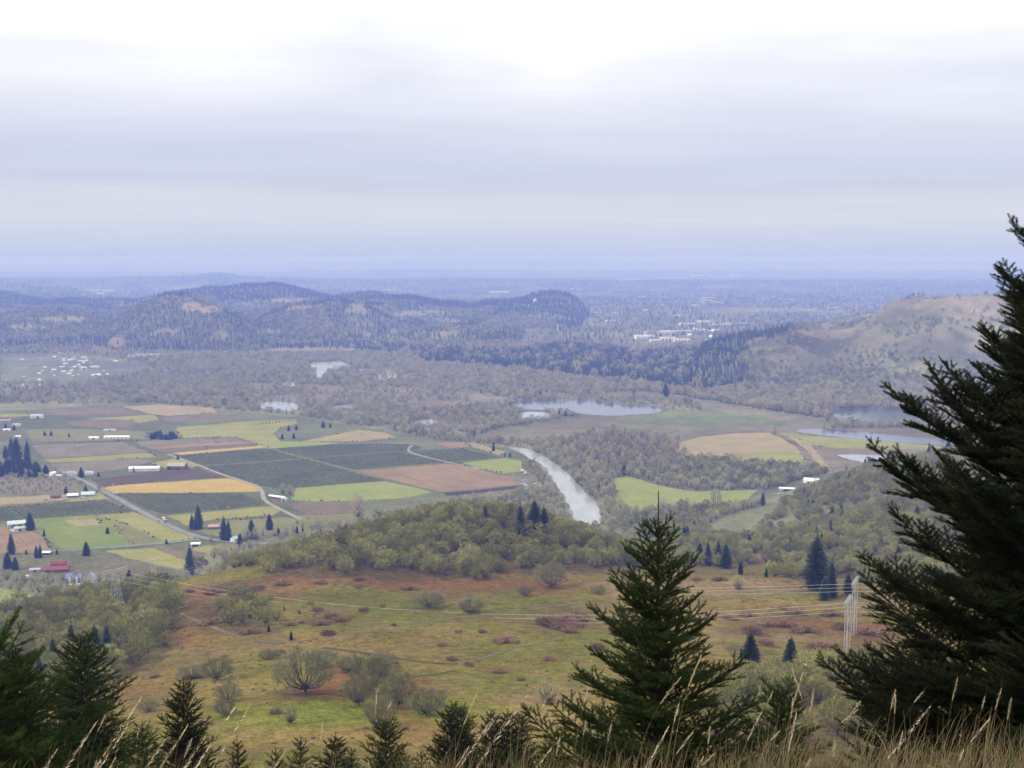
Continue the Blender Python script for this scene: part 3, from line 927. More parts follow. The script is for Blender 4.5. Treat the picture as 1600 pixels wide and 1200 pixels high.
def grow_broadleaf(seed, h, spread, levels, tufts, tuft_len, tuft_w, trunk_r, up=0.35, trunk_h=0.22, forks=4):
    """bare or lichen-hung tree: forking limbs, sprays of twigs at the ends. material 0 bark, 1 twigs"""
    r = np.random.default_rng(seed)
    g = Geo()
    ends = []

    def br(p, d, L, rad, lv):
        mid = p + d * L * 0.5 + rdir(r) * L * 0.06
        e = p + d * L + rdir(r) * L * 0.10
        g.limb(p, mid, rad, rad * 0.8, 0); g.limb(mid, e, rad * 0.8, rad * 0.55, 0)
        if lv <= 0:
            ends.append((mid, e, d, L)); return
        n = forks if lv == levels - 1 else r.integers(2, 4)
        for i in range(n):
            a = rdir(r)
            nd_ = d * 0.75 + a * spread + np.array((0, 0, up * 0.4))
            nd_ /= np.linalg.norm(nd_)
            br(e if i else mid * 0.3 + e * 0.7, nd_, L * r.uniform(0.62, 0.86), rad * 0.6, lv - 1)

    br(np.zeros(3), np.array((r.normal() * .08, r.normal() * .08, 1.0)), h * trunk_h, trunk_r, levels)
    E = np.array([e[1] for e in ends])
    top = np.percentile(E[:, 2], 96)
    # scale limbs so the tree has the wanted height
    k = h * 0.93 / top
    V = np.array(g.V); V[:, 2] *= k; g.V = [tuple(v) for v in V]
    for mid, e, d, L in ends:
        for i in range(tufts):
            t = r.random()
            p = (mid * (1 - t) + e * t) * np.array((1, 1, k))
            p = p + rdir(r) * L * 0.28 * r.random()
            dd = d * 0.5 + rdir(r) + np.array((0, 0, up)); dd /= np.linalg.norm(dd)
            w = np.cross(dd, rdir(r)); w /= np.linalg.norm(w) + 1e-9
            l = tuft_len * r.uniform(0.6, 1.3); ww = tuft_w * r.uniform(0.6, 1.4)
            g.tri(tuple(p - w * ww / 2), tuple(p + w * ww / 2), tuple(p + dd * l), 1)
    return g


def grow_dome(seed, h, rad, lumps, tufts, tuft_len, tuft_w, low=0.18, up=0.5, lumpy=0.30, inner=0.12, taper=0.0):
    """rounded winter crown: limbs run from a short trunk to many clumps of fine twigs. material 0 bark, 1 twigs"""
    r = np.random.default_rng(seed)
    g = Geo()
    zc = h * (low + (1 - low) * 0.42); rz = h * (1 - low) * 0.58
    fork = np.array((r.normal() * .1, r.normal() * .1, h * low * 0.9))
    g.limb((0, 0, -0.6), fork, h * 0.030, h * 0.024, 0, 5)
    cents = []
    for i in range(lumps):
        a = i * 2.39996 + r.random() * 0.7; c = 1 - (i + .5) / lumps * 1.45
        s_ = math.sqrt(max(0, 1 - c * c))
        q = r.uniform(1 - lumpy, 1.0)
        rr = rad * (1 - taper * max(c, 0))
        cents.append(np.array((s_ * math.cos(a) * rr * q, s_ * math.sin(a) * rr * q, zc + c * rz * q * r.uniform(.85, 1.05))))
    for c in cents:
        m = fork * 0.5 + c * 0.5 + np.array((c[0] * .12, c[1] * .12, -0.08 * h)) + rdir(r) * 0.04 * h
        g.limb(fork, m, h * 0.013, h * 0.008, 0); g.limb(m, c, h * 0.008, h * 0.002, 0)
        lr = rad * r.uniform(0.20, 0.36)
        for k in range(tufts):
            d = rdir(r); q = r.random() ** 0.5
            p = c + d * lr * q * np.array((1, 1, 0.8))
            if r.random() < inner:
                p = c * r.uniform(.4, .9) + fork * .1
            if p[2] < h * 0.06:
                p[2] = h * 0.06 + r.random() * 0.1 * h
            out = p - np.array((0, 0, zc * 0.6)); out /= np.linalg.norm(out) + 1e-6
            dd = out * 0.7 + rdir(r) * 0.8 + np.array((0, 0, up)); dd /= np.linalg.norm(dd)
            w = np.cross(dd, rdir(r)); w /= np.linalg.norm(w) + 1e-9
            l = tuft_len * r.uniform(0.6, 1.3); ww = tuft_w * r.uniform(0.6, 1.4)
            g.tri(tuple(p - w * ww / 2), tuple(p + w * ww / 2), tuple(p + dd * l), 1)
    return g


def grow_conifer(seed, h, rad, whorls, per, sub, wmul=1.0, ragged=0.25, bare=0.06):
    """fir seen from a distance: trunk, and whorls of drooping then upturned boughs. material 0 bark, 1 needles"""
    r = np.random.default_rng(seed)
    g = Geo()
    g.limb((0, 0, 0), (0, 0, h * 0.5), h * 0.016, h * 0.010, 0, 5)
    g.limb((0, 0, h * 0.5), (0, 0, h * 0.99), h * 0.010, h * 0.002, 0, 4)
    lean = rdir(r) * 0.01
    for i in range(whorls):
        t = i / (whorls - 1)
        z = h * (bare + (1 - bare) * t ** 0.92)
        prof = (1 - t) ** 0.85 * (1 - 0.35 * math.exp(-t * 9)) + 0.012
        for j in range(per if t < 0.85 else max(3, per // 2)):
            az = 2 * math.pi * (j + r.random()) / per
            L = rad * prof * r.uniform(1 - ragged, 1 + ragged)
            zz = z + r.normal() * h / whorls * 0.4
            el = -0.30 + 0.85 * t + r.normal() * 0.08
            u = np.array((math.cos(az), math.sin(az), 0)); s_ = np.array((-u[1], u[0], 0))
            base = np.array((0, 0, zz))
            for q in range(sub):
                f0 = 0.15 + 0.85 * q / sub
                p = base + u * L * f0 + np.array((0, 0, L * f0 * math.sin(el) + 0.12 * L * f0 * f0))
                for sd in (-1, 1):
                    sl = L * (0.42 * (1 - f0) + 0.16) * r.uniform(0.7, 1.3)
                    tip = p + (u * 0.75 + s_ * sd * 0.85) * sl + np.array((0, 0, -0.25 * sl + r.normal() * 0.1 * sl))
                    wv = np.array((0, 0, 1.0)) * sl * 0.13 * wmul + u * sl * 0.22 * wmul
                    g.tri(tuple(p - wv), tuple(p + wv * 0.8), tuple(tip), 1)
            tip = base + u * L + np.array((0, 0, L * math.sin(el) + 0.16 * L))
            wv = s_ * L * 0.09 * wmul
            m_ = base + u * L * 0.35 + np.array((0, 0, L * 0.35 * math.sin(el)))
            g.tri(tuple(m_ - wv), tuple(m_ + wv), tuple(tip), 1)
    g.tri((-0.012 * h, 0, h * .95), (0.012 * h, 0, h * .95), (0, 0, h * 1.03), 1)
    g.tri((0, -0.012 * h, h * .95), (0, 0.012 * h, h * .95), (0, 0, h * 1.03), 1)
    return g


M_BARK = mat_noise('oak_bark', (0.075, 0.065, 0.05), (0.12, 0.11, 0.085), 1.2)
M_LICHEN = mat_noise('lichen_twigs', (0.36, 0.365, 0.12), (0.19, 0.175, 0.065), 0.35, per_object=0.40, c3=(0.53, 0.53, 0.20))
M_LICHEN_Y = mat_noise('mossy_twigs', (0.34, 0.36, 0.10), (0.22, 0.21, 0.07), 0.35, per_object=0.40, c3=(0.47, 0.48, 0.16))
M_LICHEN_N = mat_noise('grey_lichen_twigs', (0.24, 0.245, 0.12), (0.16, 0.15, 0.075), 0.5, per_object=0.15, c3=(0.34, 0.35, 0.18))
M_TWIG = mat_noise('bare_twigs', (0.35, 0.34, 0.19), (0.46, 0.445, 0.26), 0.3, per_object=0.28)
M_TWIG_P = mat_noise('reddish_twigs', (0.36, 0.32, 0.185), (0.45, 0.405, 0.24), 0.3, per_object=0.28)
M_TWIG_O = mat_noise('ochre_twigs', (0.44, 0.39, 0.21), (0.34, 0.30, 0.18), 0.3, per_object=0.28)
M_FIRBARK = mat_noise('fir_bark', (0.07, 0.052, 0.04), (0.11, 0.085, 0.065), 2.0)
M_FIR = mat_noise('fir_needles', (0.035, 0.062, 0.035), (0.062, 0.095, 0.045), 0.5, per_object=0.3)
M_FIR_G = mat_noise('fir_needles_pale', (0.055, 0.085, 0.045), (0.085, 0.12, 0.055), 0.5, per_object=0.3)  # lighter green variant, used for some of the low firs
M_BRAMBLE = mat_noise('bramble_canes', (0.17, 0.10, 0.072), (0.24, 0.14, 0.085), 0.8, per_object=0.3, c3=(0.22, 0.17, 0.085))

PROTO = {}


def proto(key, g, mats):
    PROTO.setdefault(key, []).append(g.mesh(key, mats))


OAK_G = [grow_dome(100 + i, 10, 5.2, 44, 150, 0.62, 0.085, 0.13, 0.5, 0.38, 0.10) for i in range(4)]
for g in OAK_G:
    proto('oak_near', g, [M_BARK, M_LICHEN_N])
for i in range(6):
    proto('oak', grow_dome(120 + i, 10, 4.4 + 0.4 * (i % 3), 26, 64, 0.85, 0.17, 0.14, 0.5, 0.38), [M_BARK, M_LICHEN if i < 4 else M_LICHEN_Y])
for i in range(4):
    proto('oak_low', grow_dome(140 + i, 10, 4.8, 14, 26, 1.6, 0.50, 0.12), [M_BARK, M_LICHEN if i < 3 else M_LICHEN_Y])
for i in range(5):
    proto('bare', grow_dome(160 + i, 15, 5.2, 24, 42, 1.9, 0.16, 0.12, 1.2, taper=0.25), [M_BARK, (M_TWIG, M_TWIG_P, M_TWIG, M_TWIG_O, M_TWIG)[i]])
for i in range(5):
    proto('bare_low', grow_dome(180 + i, 15, 6.0, 13, 24, 2.6, 0.50, 0.10, 1.2, taper=0.25), [M_BARK, (M_TWIG, M_TWIG_P, M_TWIG, M_TWIG_O, M_TWIG_O)[i]])
for i in range(3):
    proto('ochre', grow_dome(190 + i, 15, 4.4, 16, 26, 2.8, 0.42, 0.08, 1.6, taper=0.4), [M_BARK, M_TWIG_O])
FIR_G = [grow_conifer(200 + i, 18, 3.6 + 0.5 * i, 30, 11, 4) for i in range(4)]
for g in FIR_G:
    proto('fir', g, [M_FIRBARK, M_FIR])
for i in range(4):
    proto('fir_low', grow_conifer(220 + i, 18, 3.6, 13, 7, 2, 1.5), [M_FIRBARK, M_FIR if i < 3 else M_FIR_G])


def bush(seed, tris, ln, wd, mats, flatn=0.6):
    r = np.random.default_rng(seed); g = Geo()
    ph = r.random(4) * 6.283
    for i in range(tris):
        a = r.random() * 6.283; q = r.random() ** 0.75
        q *= 0.72 + 0.20 * math.sin(2 * a + ph[0]) + 0.16 * math.sin(3 * a + ph[1]) + 0.12 * math.sin(5 * a + ph[2]) + 0.08 * math.sin(9 * a + ph[3])
        q = min(q, 1.0)
        hmax = math.sqrt(max(0, 1 - q * q)) * flatn
        p = np.array((q * math.cos(a), q * math.sin(a), hmax * r.uniform(0.1, 1.0)))
        d = np.array((p[0], p[1], 0.5)) + rdir(r) * 0.8; d /= np.linalg.norm(d)
        w = np.cross(d, rdir(r)); w /= np.linalg.norm(w) + 1e-9
        p0 = p - d * ln * 0.6; p0[2] = max(p0[2], -0.05)
        g.tri(tuple(p0 - w * wd), tuple(p0 + w * wd), tuple(p + d * ln * 0.4), 1)
    for i in range(10):
        a = r.random() * 6.283
        g.limb((0, 0, -0.1), (0.6 * math.cos(a), 0.6 * math.sin(a), flatn * r.uniform(.4, .8)), 0.03, 0.012, 0)
    return g


for i in range(4):
    proto('bramble', bush(300 + i, 1300, 0.17, 0.018, None, 0.5), [M_BARK, M_BRAMBLE])


def scatter_object(name, kinds, P, rot, scl, pick, kind='stuff'):
    """one object whose points carry copies of the plant kinds (far-off woods nobody could count)"""
    c = bpy.data.collections.new(name + '_kinds')
    for i, me in enumerate(kinds):
        c.objects.link(bpy.data.objects.new('kind_%02d' % i, me))
    me = bpy.data.meshes.new(name)
    n = len(P)
    me.vertices.add(n); me.vertices.foreach_set('co', np.asarray(P, np.float32).ravel())
    a = me.attributes.new('turn', 'FLOAT_VECTOR', 'POINT'); a.data.foreach_set('vector', np.asarray(rot, np.float32).ravel())
    a = me.attributes.new('size', 'FLOAT_VECTOR', 'POINT')
    scl = np.asarray(scl, np.float32)
    if scl.ndim == 1:
        scl = np.repeat(scl[:, None], 3, 1)
    a.data.foreach_set('vector', scl.ravel())
    a = me.attributes.new('pick', 'INT', 'POINT'); a.data.foreach_set('value', np.asarray(pick, np.int32))
    me.update()
    o = link(name, me)
    t = bpy.data.node_groups.new(name, 'GeometryNodeTree')
    t.interface.new_socket('Geometry', in_out='INPUT', socket_type='NodeSocketGeometry')
    t.interface.new_socket('Geometry', in_out='OUTPUT', socket_type='NodeSocketGeometry')
    gi = t.nodes.new('NodeGroupInput'); go = t.nodes.new('NodeGroupOutput')
    ip = t.nodes.new('GeometryNodeInstanceOnPoints'); ci = t.nodes.new('GeometryNodeCollectionInfo')
    ci.inputs['Collection'].default_value = c
    ci.inputs['Separate Children'].default_value = True; ci.inputs['Reset Children'].default_value = True
    ip.inputs['Pick Instance'].default_value = True

    def na(nm, dt):
        q = t.nodes.new('GeometryNodeInputNamedAttribute'); q.data_type = dt; q.inputs['Name'].default_value = nm
        return q.outputs['Attribute']
    L = t.links.new
    L(gi.outputs[0], ip.inputs['Points']); L(ci.outputs[0], ip.inputs['Instance'])
    L(na('pick', 'INT'), ip.inputs['Instance Index'])
    e2r = t.nodes.new('FunctionNodeEulerToRotation')
    L(na('turn', 'FLOAT_VECTOR'), e2r.inputs[0]); L(e2r.outputs[0], ip.inputs['Rotation'])
    L(na('size', 'FLOAT_VECTOR'), ip.inputs['Scale'])
    L(ip.outputs[0], go.inputs[0])
    mod = o.modifiers.new('plants', 'NODES'); mod.node_group = t
    if kind:
        o['kind'] = kind
    return o


# what the eye can reach: the highest line of ground in front of each spot
_vr = np.concatenate([np.arange(10, 1300, 12), np.arange(1300, 9000, 60)])
_va = np.radians(np.linspace(-26, 26, 209))
_VR, _VA = np.meshgrid(_vr, _va, indexing='ij')
_vt = (ground_z(_VR * np.sin(_VA), _VR * np.cos(_VA)) - CAM_Z) / _VR
_vmax = np.maximum.accumulate(_vt, 0)


def visible(x, y, z, h):
    d = np.hypot(x, y); a = np.arctan2(x, y)
    i = np.clip(np.searchsorted(_vr, d) - 2, 0, len(_vr) - 1)
    j = np.clip(((a - _va[0]) / (_va[1] - _va[0])).astype(int), 0, len(_va) - 1)
    return (z + h - CAM_Z) / d > _vmax[i, j] - 0.0006


# zones in the photograph: outline, mix of kinds, share of spots planted, height
ZN = [  # near woods (hill)
    ('knoll', [(398, 905), (400, 872), (450, 848), (560, 815), (640, 795), (700, 790), (770, 786), (850, 800), (920, 815), (990, 845), (1010, 870), (1000, 893), (900, 892), (800, 900), (740, 915), (690, 905), (620, 893), (540, 902), (470, 895)], {'oak': 1}, 0.9, 10.5),
    ('knoll', [(285, 905), (300, 885), (340, 868), (400, 860), (440, 870), (430, 890), (380, 893), (330, 896)], {'oak': 1}, 0.75, 8),
    ('left', [(-200, 965), (0, 958), (60, 950), (150, 925), (230, 915), (262, 925), (290, 945), (265, 975), (275, 1005), (225, 1035), (180, 1060), (150, 1090), (60, 1110), (-200, 1120)], {'oak': 1}, 0.85, 9.5),
    ('left', [(340, 955), (380, 940), (420, 950), (438, 975), (400, 985), (360, 985)], {'oak': 1}, 0.9, 8),
    ('lower', [(1110, 1090), (1160, 1078), (1215, 1072), (1250, 1060), (1290, 1045), (1330, 1060), (1420, 1040), (1500, 1060), (1500, 1260), (1100, 1260), (1090, 1150)], {'oak': .97, 'fir': .03}, 0.6, 9),
    ('spur', [(1000, 850), (1040, 835), (1100, 832), (1150, 850), (1180, 845), (1210, 800), (1260, 770), (1330, 745), (1400, 722), (1480, 700), (1800, 660), (1800, 930), (1500, 925), (1400, 922), (1345, 915), (1300, 905), (1240, 912), (1205, 912), (1190, 895), (1120, 892), (1060, 888), (1005, 880)], {'oak': .975, 'fir': .025}, 0.78, 10),
]
ZV = [  # valley floor and foot of the hills
    ('fir', [(640, 546), (720, 548), (800, 552), (870, 540), (950, 545), (1000, 556), (1060, 548), (1090, 548), (1120, 572), (1160, 588), (1170, 605), (1100, 612), (1040, 608), (990, 596), (900, 590), (830, 578), (760, 572), (660, 566)], 1.0, 24),
    ('fir', [(0, 530), (60, 532), (60, 540), (0, 545)], 0.7, 20),
    ('fir', [(190, 530), (330, 535), (460, 540), (540, 535), (640, 540), (620, 553), (480, 548), (330, 550), (210, 548)], 0.4, 20),
    ('none', [(960, 520), (1120, 514), (1130, 535), (960, 545)], 0.02, 12),
    ('mix', [(0, 545), (200, 545), (260, 560), (190, 600), (60, 610), (0, 625)], 0.35, 12),
    ('mix', [(0, 640), (130, 655), (230, 674), (232, 690), (0, 700)], 0.30, 9),
    ('bare', [(0, 740), (110, 743), (130, 758), (60, 772), (0, 772)], 0.85, 5.5),
    ('ochre', [(1190, 640), (1290, 638), (1300, 668), (1215, 676), (1165, 668)], 0.9, 18),
    ('ochre', [(860, 655), (1060, 650), (1080, 690), (1060, 735), (960, 740), (880, 700)], 0.55, 15),
    ('oakv', [(1000, 700), (1080, 720), (1260, 732), (1400, 735), (1440, 760), (1300, 790), (1260, 765), (1090, 762), (1000, 745)], 0.9, 12),
    ('oakv', [(960, 800), (1040, 795), (1110, 793), (1165, 795), (1220, 782), (1300, 790), (1250, 830), (1160, 850), (1100, 840), (1000, 850), (940, 830)], 0.9, 11),
    ('bare', [(1000, 570), (1480, 590), (1480, 640), (1100, 640), (1000, 615)], 0.8, 15),
    ('bare', [(560, 775), (690, 770), (830, 760), (880, 770), (900, 800), (900, 850), (560, 830), (560, 800)], 1.0, 11),
    ('bare', [(390, 810), (480, 820), (570, 805), (570, 830), (400, 860), (330, 860), (340, 845)], 0.35, 10),
    ('bare', [(0, 905), (120, 900), (300, 890), (330, 905), (60, 960), (0, 960)], 0.85, 9),
    ('bare', [(0, 868), (60, 862), (110, 865), (200, 872), (210, 880), (60, 900), (0, 905)], 0.25, 9),
]
OPEN = [f[1] for f in FIELDS] + [w[1] for w in WATERS] + [a[0] for a in AREAS]


def near_water_or_road():
    pass


def jitter_grid(x0, x1, y0, y1, s):
    gx = np.arange(x0, x1, s); gy = np.arange(y0, y1, s)
    X, Y = np.meshgrid(gx, gy)
    X = X + (rng.random(X.shape) - .5) * s * 0.95; Y = Y + (rng.random(Y.shape) - .5) * s * 0.95
    X = X.ravel(); Y = Y.ravel()
    k = np.abs(X) < Y * 0.47 + 25
    return X[k], Y[k]


def plant_near():
    X, Y = jitter_grid(-560, 760, 290, 1700, 8.8)
    Z = ground_z(X, Y)
    px, py = to_px(X, Y, Z)
    out = []
    done = np.zeros(len(X), bool)
    valley = (Z < 4)
    for nm, poly, mix, dens, h in ZN:
        k = in_poly(px, py + 4, poly) & ~done & ~valley & visible(X, Y, Z, 9)
        clump = fbm(X / 40 + 4, Y / 40, 3)
        if nm == 'spur':
            # open seams of brown slope between the woods, as on the right-hand hillside
            k &= rng.random(len(X)) < dens * smooth((clump - 0.33) / 0.10) + 0.07
        else:
            k &= rng.random(len(X)) < dens * smooth((clump - 0.20) / 0.12)
        done |= k
        idx = np.nonzero(k)[0]
        sp = rng.choice(list(mix), len(idx), p=list(mix.values()))
        for i, s in zip(idx, sp):
            out.append((nm, s, X[i], Y[i], Z[i], h * rng.uniform(0.62, 1.22) * (1 if s == 'oak' else rng.uniform(1.0, 1.9))))
    return out


NEAR_PLANTS = plant_near()


def plant_valley():
    X, Y = jitter_grid(-2200, 2200, 850, 4700, 10.5)
    Z = ground_z(X, Y)
    px, py = to_px(X, Y, Z)
    k = (Z < 10) & visible(X, Y, Z, 12) & (px > -60) & (px < 1660)
    X, Y, Z, px, py = (a[k] for a in (X, Y, Z, px, py))
    opn = np.zeros(len(X), bool)
    for poly in OPEN:
        opn |= in_poly(px, py, poly)
        # keep crowns of trees just in front of water and fields from hiding them
    for nm, poly, _ in WATERS:
        opn |= in_poly(px, py - 3.5, poly)
    rd = np.array([(100, 738), (125, 748), (150, 763), (180, 778), (215, 797), (260, 820), (300, 838), (335, 847), (375, 854)], float)
    opn |= (np.abs(np.interp(px, rd[:, 0], rd[:, 1]) - py) < 9) & (px > 95) & (px < 380)
    farmland = in_poly(px, py, [(-100, 632), (250, 630), (470, 655), (700, 692), (826, 706), (822, 765), (700, 775), (560, 800), (560, 830), (380, 855), (310, 880), (200, 890), (-100, 900)])
    kind = np.full(len(X), 'bare', dtype='<U8'); dens = np.full(len(X), 0.85); hh = np.full(len(X), 12.0)
    set_ = np.zeros(len(X), bool)
    for nm, poly, de, h in ZV:
        m = in_poly(px, py, poly) & ~set_
        kind[m] = nm; dens[m] = de; hh[m] = h; set_ |= m
    clump = fbm(X / 90, Y / 90, 4); cl2 = fbm(X / 260 + 5, Y / 200, 3)
    dens = np.where(set_, dens, dens * (0.35 + 0.65 * smooth((clump - 0.28) / 0.12)) * (0.45 + 0.55 * smooth((cl2 - 0.33) / 0.15)))
    dens = np.where(farmland & ~set_, 0.012, dens)
    # thin the marshy plain round the far river bends
    dens = np.where((py > 560) & (py < 660) & ~set_, dens * 0.95, dens)
    orchard = in_poly(px, py, [(-10, 740), (110, 743), (130, 758), (60, 772), (-10, 772)])
    dens = np.where(opn & ~orchard, 0.0, dens)
    marsh = in_poly(px, py, AREAS[11][0]) | in_poly(px, py, AREAS[12][0]) | in_poly(px, py, AREAS[10][0])
    dens = np.where(marsh & (dens == 0), 0.30 * smooth((clump - 0.42) / 0.1), dens)
    k = rng.random(len(X)) < dens
    r = rng.random(len(X))
    out = []
    for i in np.nonzero(k)[0]:
        s = kind[i]; h = hh[i]
        if s == 'none':
            s = 'bare'
        if s == 'mix':
            s = 'bare_low' if r[i] < .7 else 'fir_low'
        elif s == 'fir':
            s = 'fir_low' if r[i] < .93 else 'bare_low'
        elif s == 'oakv':
            s = 'oak_low' if r[i] < .55 else 'bare_low'
        elif s == 'bare':
            s = 'bare_low' if r[i] < .90 else ('oak_low' if r[i] < .988 else 'fir_low')
        if s == 'bare_low' and Y[i] < 1900:
            s = 'bare'
        out.append((s, X[i], Y[i], Z[i], h * rng.uniform(0.65, 1.25) * (1.25 if s == 'fir_low' and h < 16 else 1)))
    return out


VALLEY_PLANTS = plant_valley()


def plant_hills():
    X, Y = jitter_grid(-3900, 3900, 2700, 8200, 15.0)
    Z = ground_z(X, Y)
    px, py = to_px(X, Y, Z)
    k = (Z >= 4) & visible(X, Y, Z, 14) & (px > -60) & (px < 1660)
    X, Y, Z, px, py = (a[k] for a in (X, Y, Z, px, py))
    n = fbm(X / 170, Y / 170, 4); n2 = fbm(X / 420 + 7, Y / 420, 3)
    con = smooth((n - 0.52) / 0.05) * 0.9 + 0.02
    dn = 0.45 + 0.5 * smooth((n2 - 0.36) / 0.1)
    for poly, v in (([(230, 470), (262, 455), (300, 452), (380, 440), (480, 443), (560, 455), (900, 455), (925, 500), (905, 520), (850, 500), (760, 485), (640, 478), (560, 470), (480, 465), (400, 478), (350, 476), (330, 462), (262, 466)], 0.93),
                    ([(0, 440), (190, 455), (190, 480), (0, 478)], 0.85), ([(190, 490), (270, 480), (360, 498), (460, 510), (470, 540), (330, 545), (200, 535)], 0.5),
                    ([(1070, 575), (1100, 540), (1150, 515), (1215, 498), (1236, 508), (1228, 522), (1180, 545), (1140, 568), (1160, 585), (1150, 610), (1050, 600)], 0.97),
                    ([(1300, 575), (1350, 560), (1420, 565), (1440, 610), (1320, 610)], 0.6), ([(1240, 480), (1480, 480), (1480, 500), (1400, 505), (1250, 520)], 0.0)):
        m = in_poly(px, py, poly); con = np.where(m, v, con) if v else con
    m = in_poly(px, py, [(40, 500), (130, 480), (200, 500), (150, 520), (60, 525)])
    con = np.where(m, 0.25, con)
    right = (px > 1170) & (py > 500)
    con = np.where(right & (con < .96), con * 0.35, con); dn = np.where(right, 0.34 + 0.6 * smooth((py - 530) / 35), dn)
    dn = np.where((px > 1230) & (py < 560), 0.22 + 0.7 * smooth((n - 0.48) / 0.06), dn)
    dn = np.where(con >= .96, .97, dn)
    for ax, ay, rx, ry, col in BALD:
        e = np.sqrt(((px - ax) / rx) ** 2 + ((py - ay) / ry) ** 2)
        dn = np.where(e < 1.0, dn * 0.12, dn)
    k = rng.random(len(X)) < dn
    con = rng.random(len(X)) < con
    out = []
    for i in np.nonzero(k)[0]:
        s = 'fir_low' if con[i] else ('oak_low' if rng.random() < 0.75 else 'bare_low')
        h = rng.uniform(14, 27) if con[i] else rng.uniform(10, 16)
        if px[i] > 1170:
            h *= (0.62 if py[i] > 560 or px[i] > 1240 else .9) if con[i] else 0.75
        out.append((s, X[i], Y[i], Z[i], h))
    return out


HILL_PLANTS = plant_hills()

BASE_H = {'oak': 10, 'oak_near': 10, 'oak_low': 10, 'bare': 15, 'bare_low': 15, 'ochre': 15, 'fir': 18, 'fir_low': 18}
SINGLES = []


def as_stuff(name, items):
    """items: (kind, x, y, z, height)"""
    kinds = sorted({i[0] for i in items})
    meshes, off = [], {}
    for k in kinds:
        off[k] = len(meshes); meshes += PROTO[k]
    n = len(items)
    P = np.array([(i[1], i[2], i[3] - 0.3) for i in items])
    rot = np.zeros((n, 3)); rot[:, 2] = rng.random(n) * 6.283
    s = np.array([i[4] / BASE_H[i[0]] for i in items])
    scl = np.stack([s * rng.uniform(0.85, 1.2, n), s * rng.uniform(0.85, 1.2, n), s], 1)
    pick = np.array([off[i[0]] + rng.integers(len(PROTO[i[0]])) for i in items])
    return scatter_object(name, meshes, P, rot, scl, pick)


SRC = {}


def single(name, kind, x, y, z, h, label, category, group, wide=1.0, variant=None):
    """one tree as an object of its own, sharing its mesh with its likes"""
    v = variant if variant is not None else int(rng.integers(len(PROTO[kind])))
    key = (kind, v)
    if key not in SRC:
        SRC[key] = bpy.data.objects.new(name, PROTO[kind][v]); o = SRC[key]
    else:
        o = SRC[key].copy(); o.name = name
    COL.objects.link(o)
    s = h / BASE_H.get(kind, 1)
    o.location = (x, y, z - 0.25)
    o.rotation_euler = (0, 0, float(rng.random() * 6.283))
    o.scale = (s * wide, s * wide, s)
    return tag(o, label, category, group)


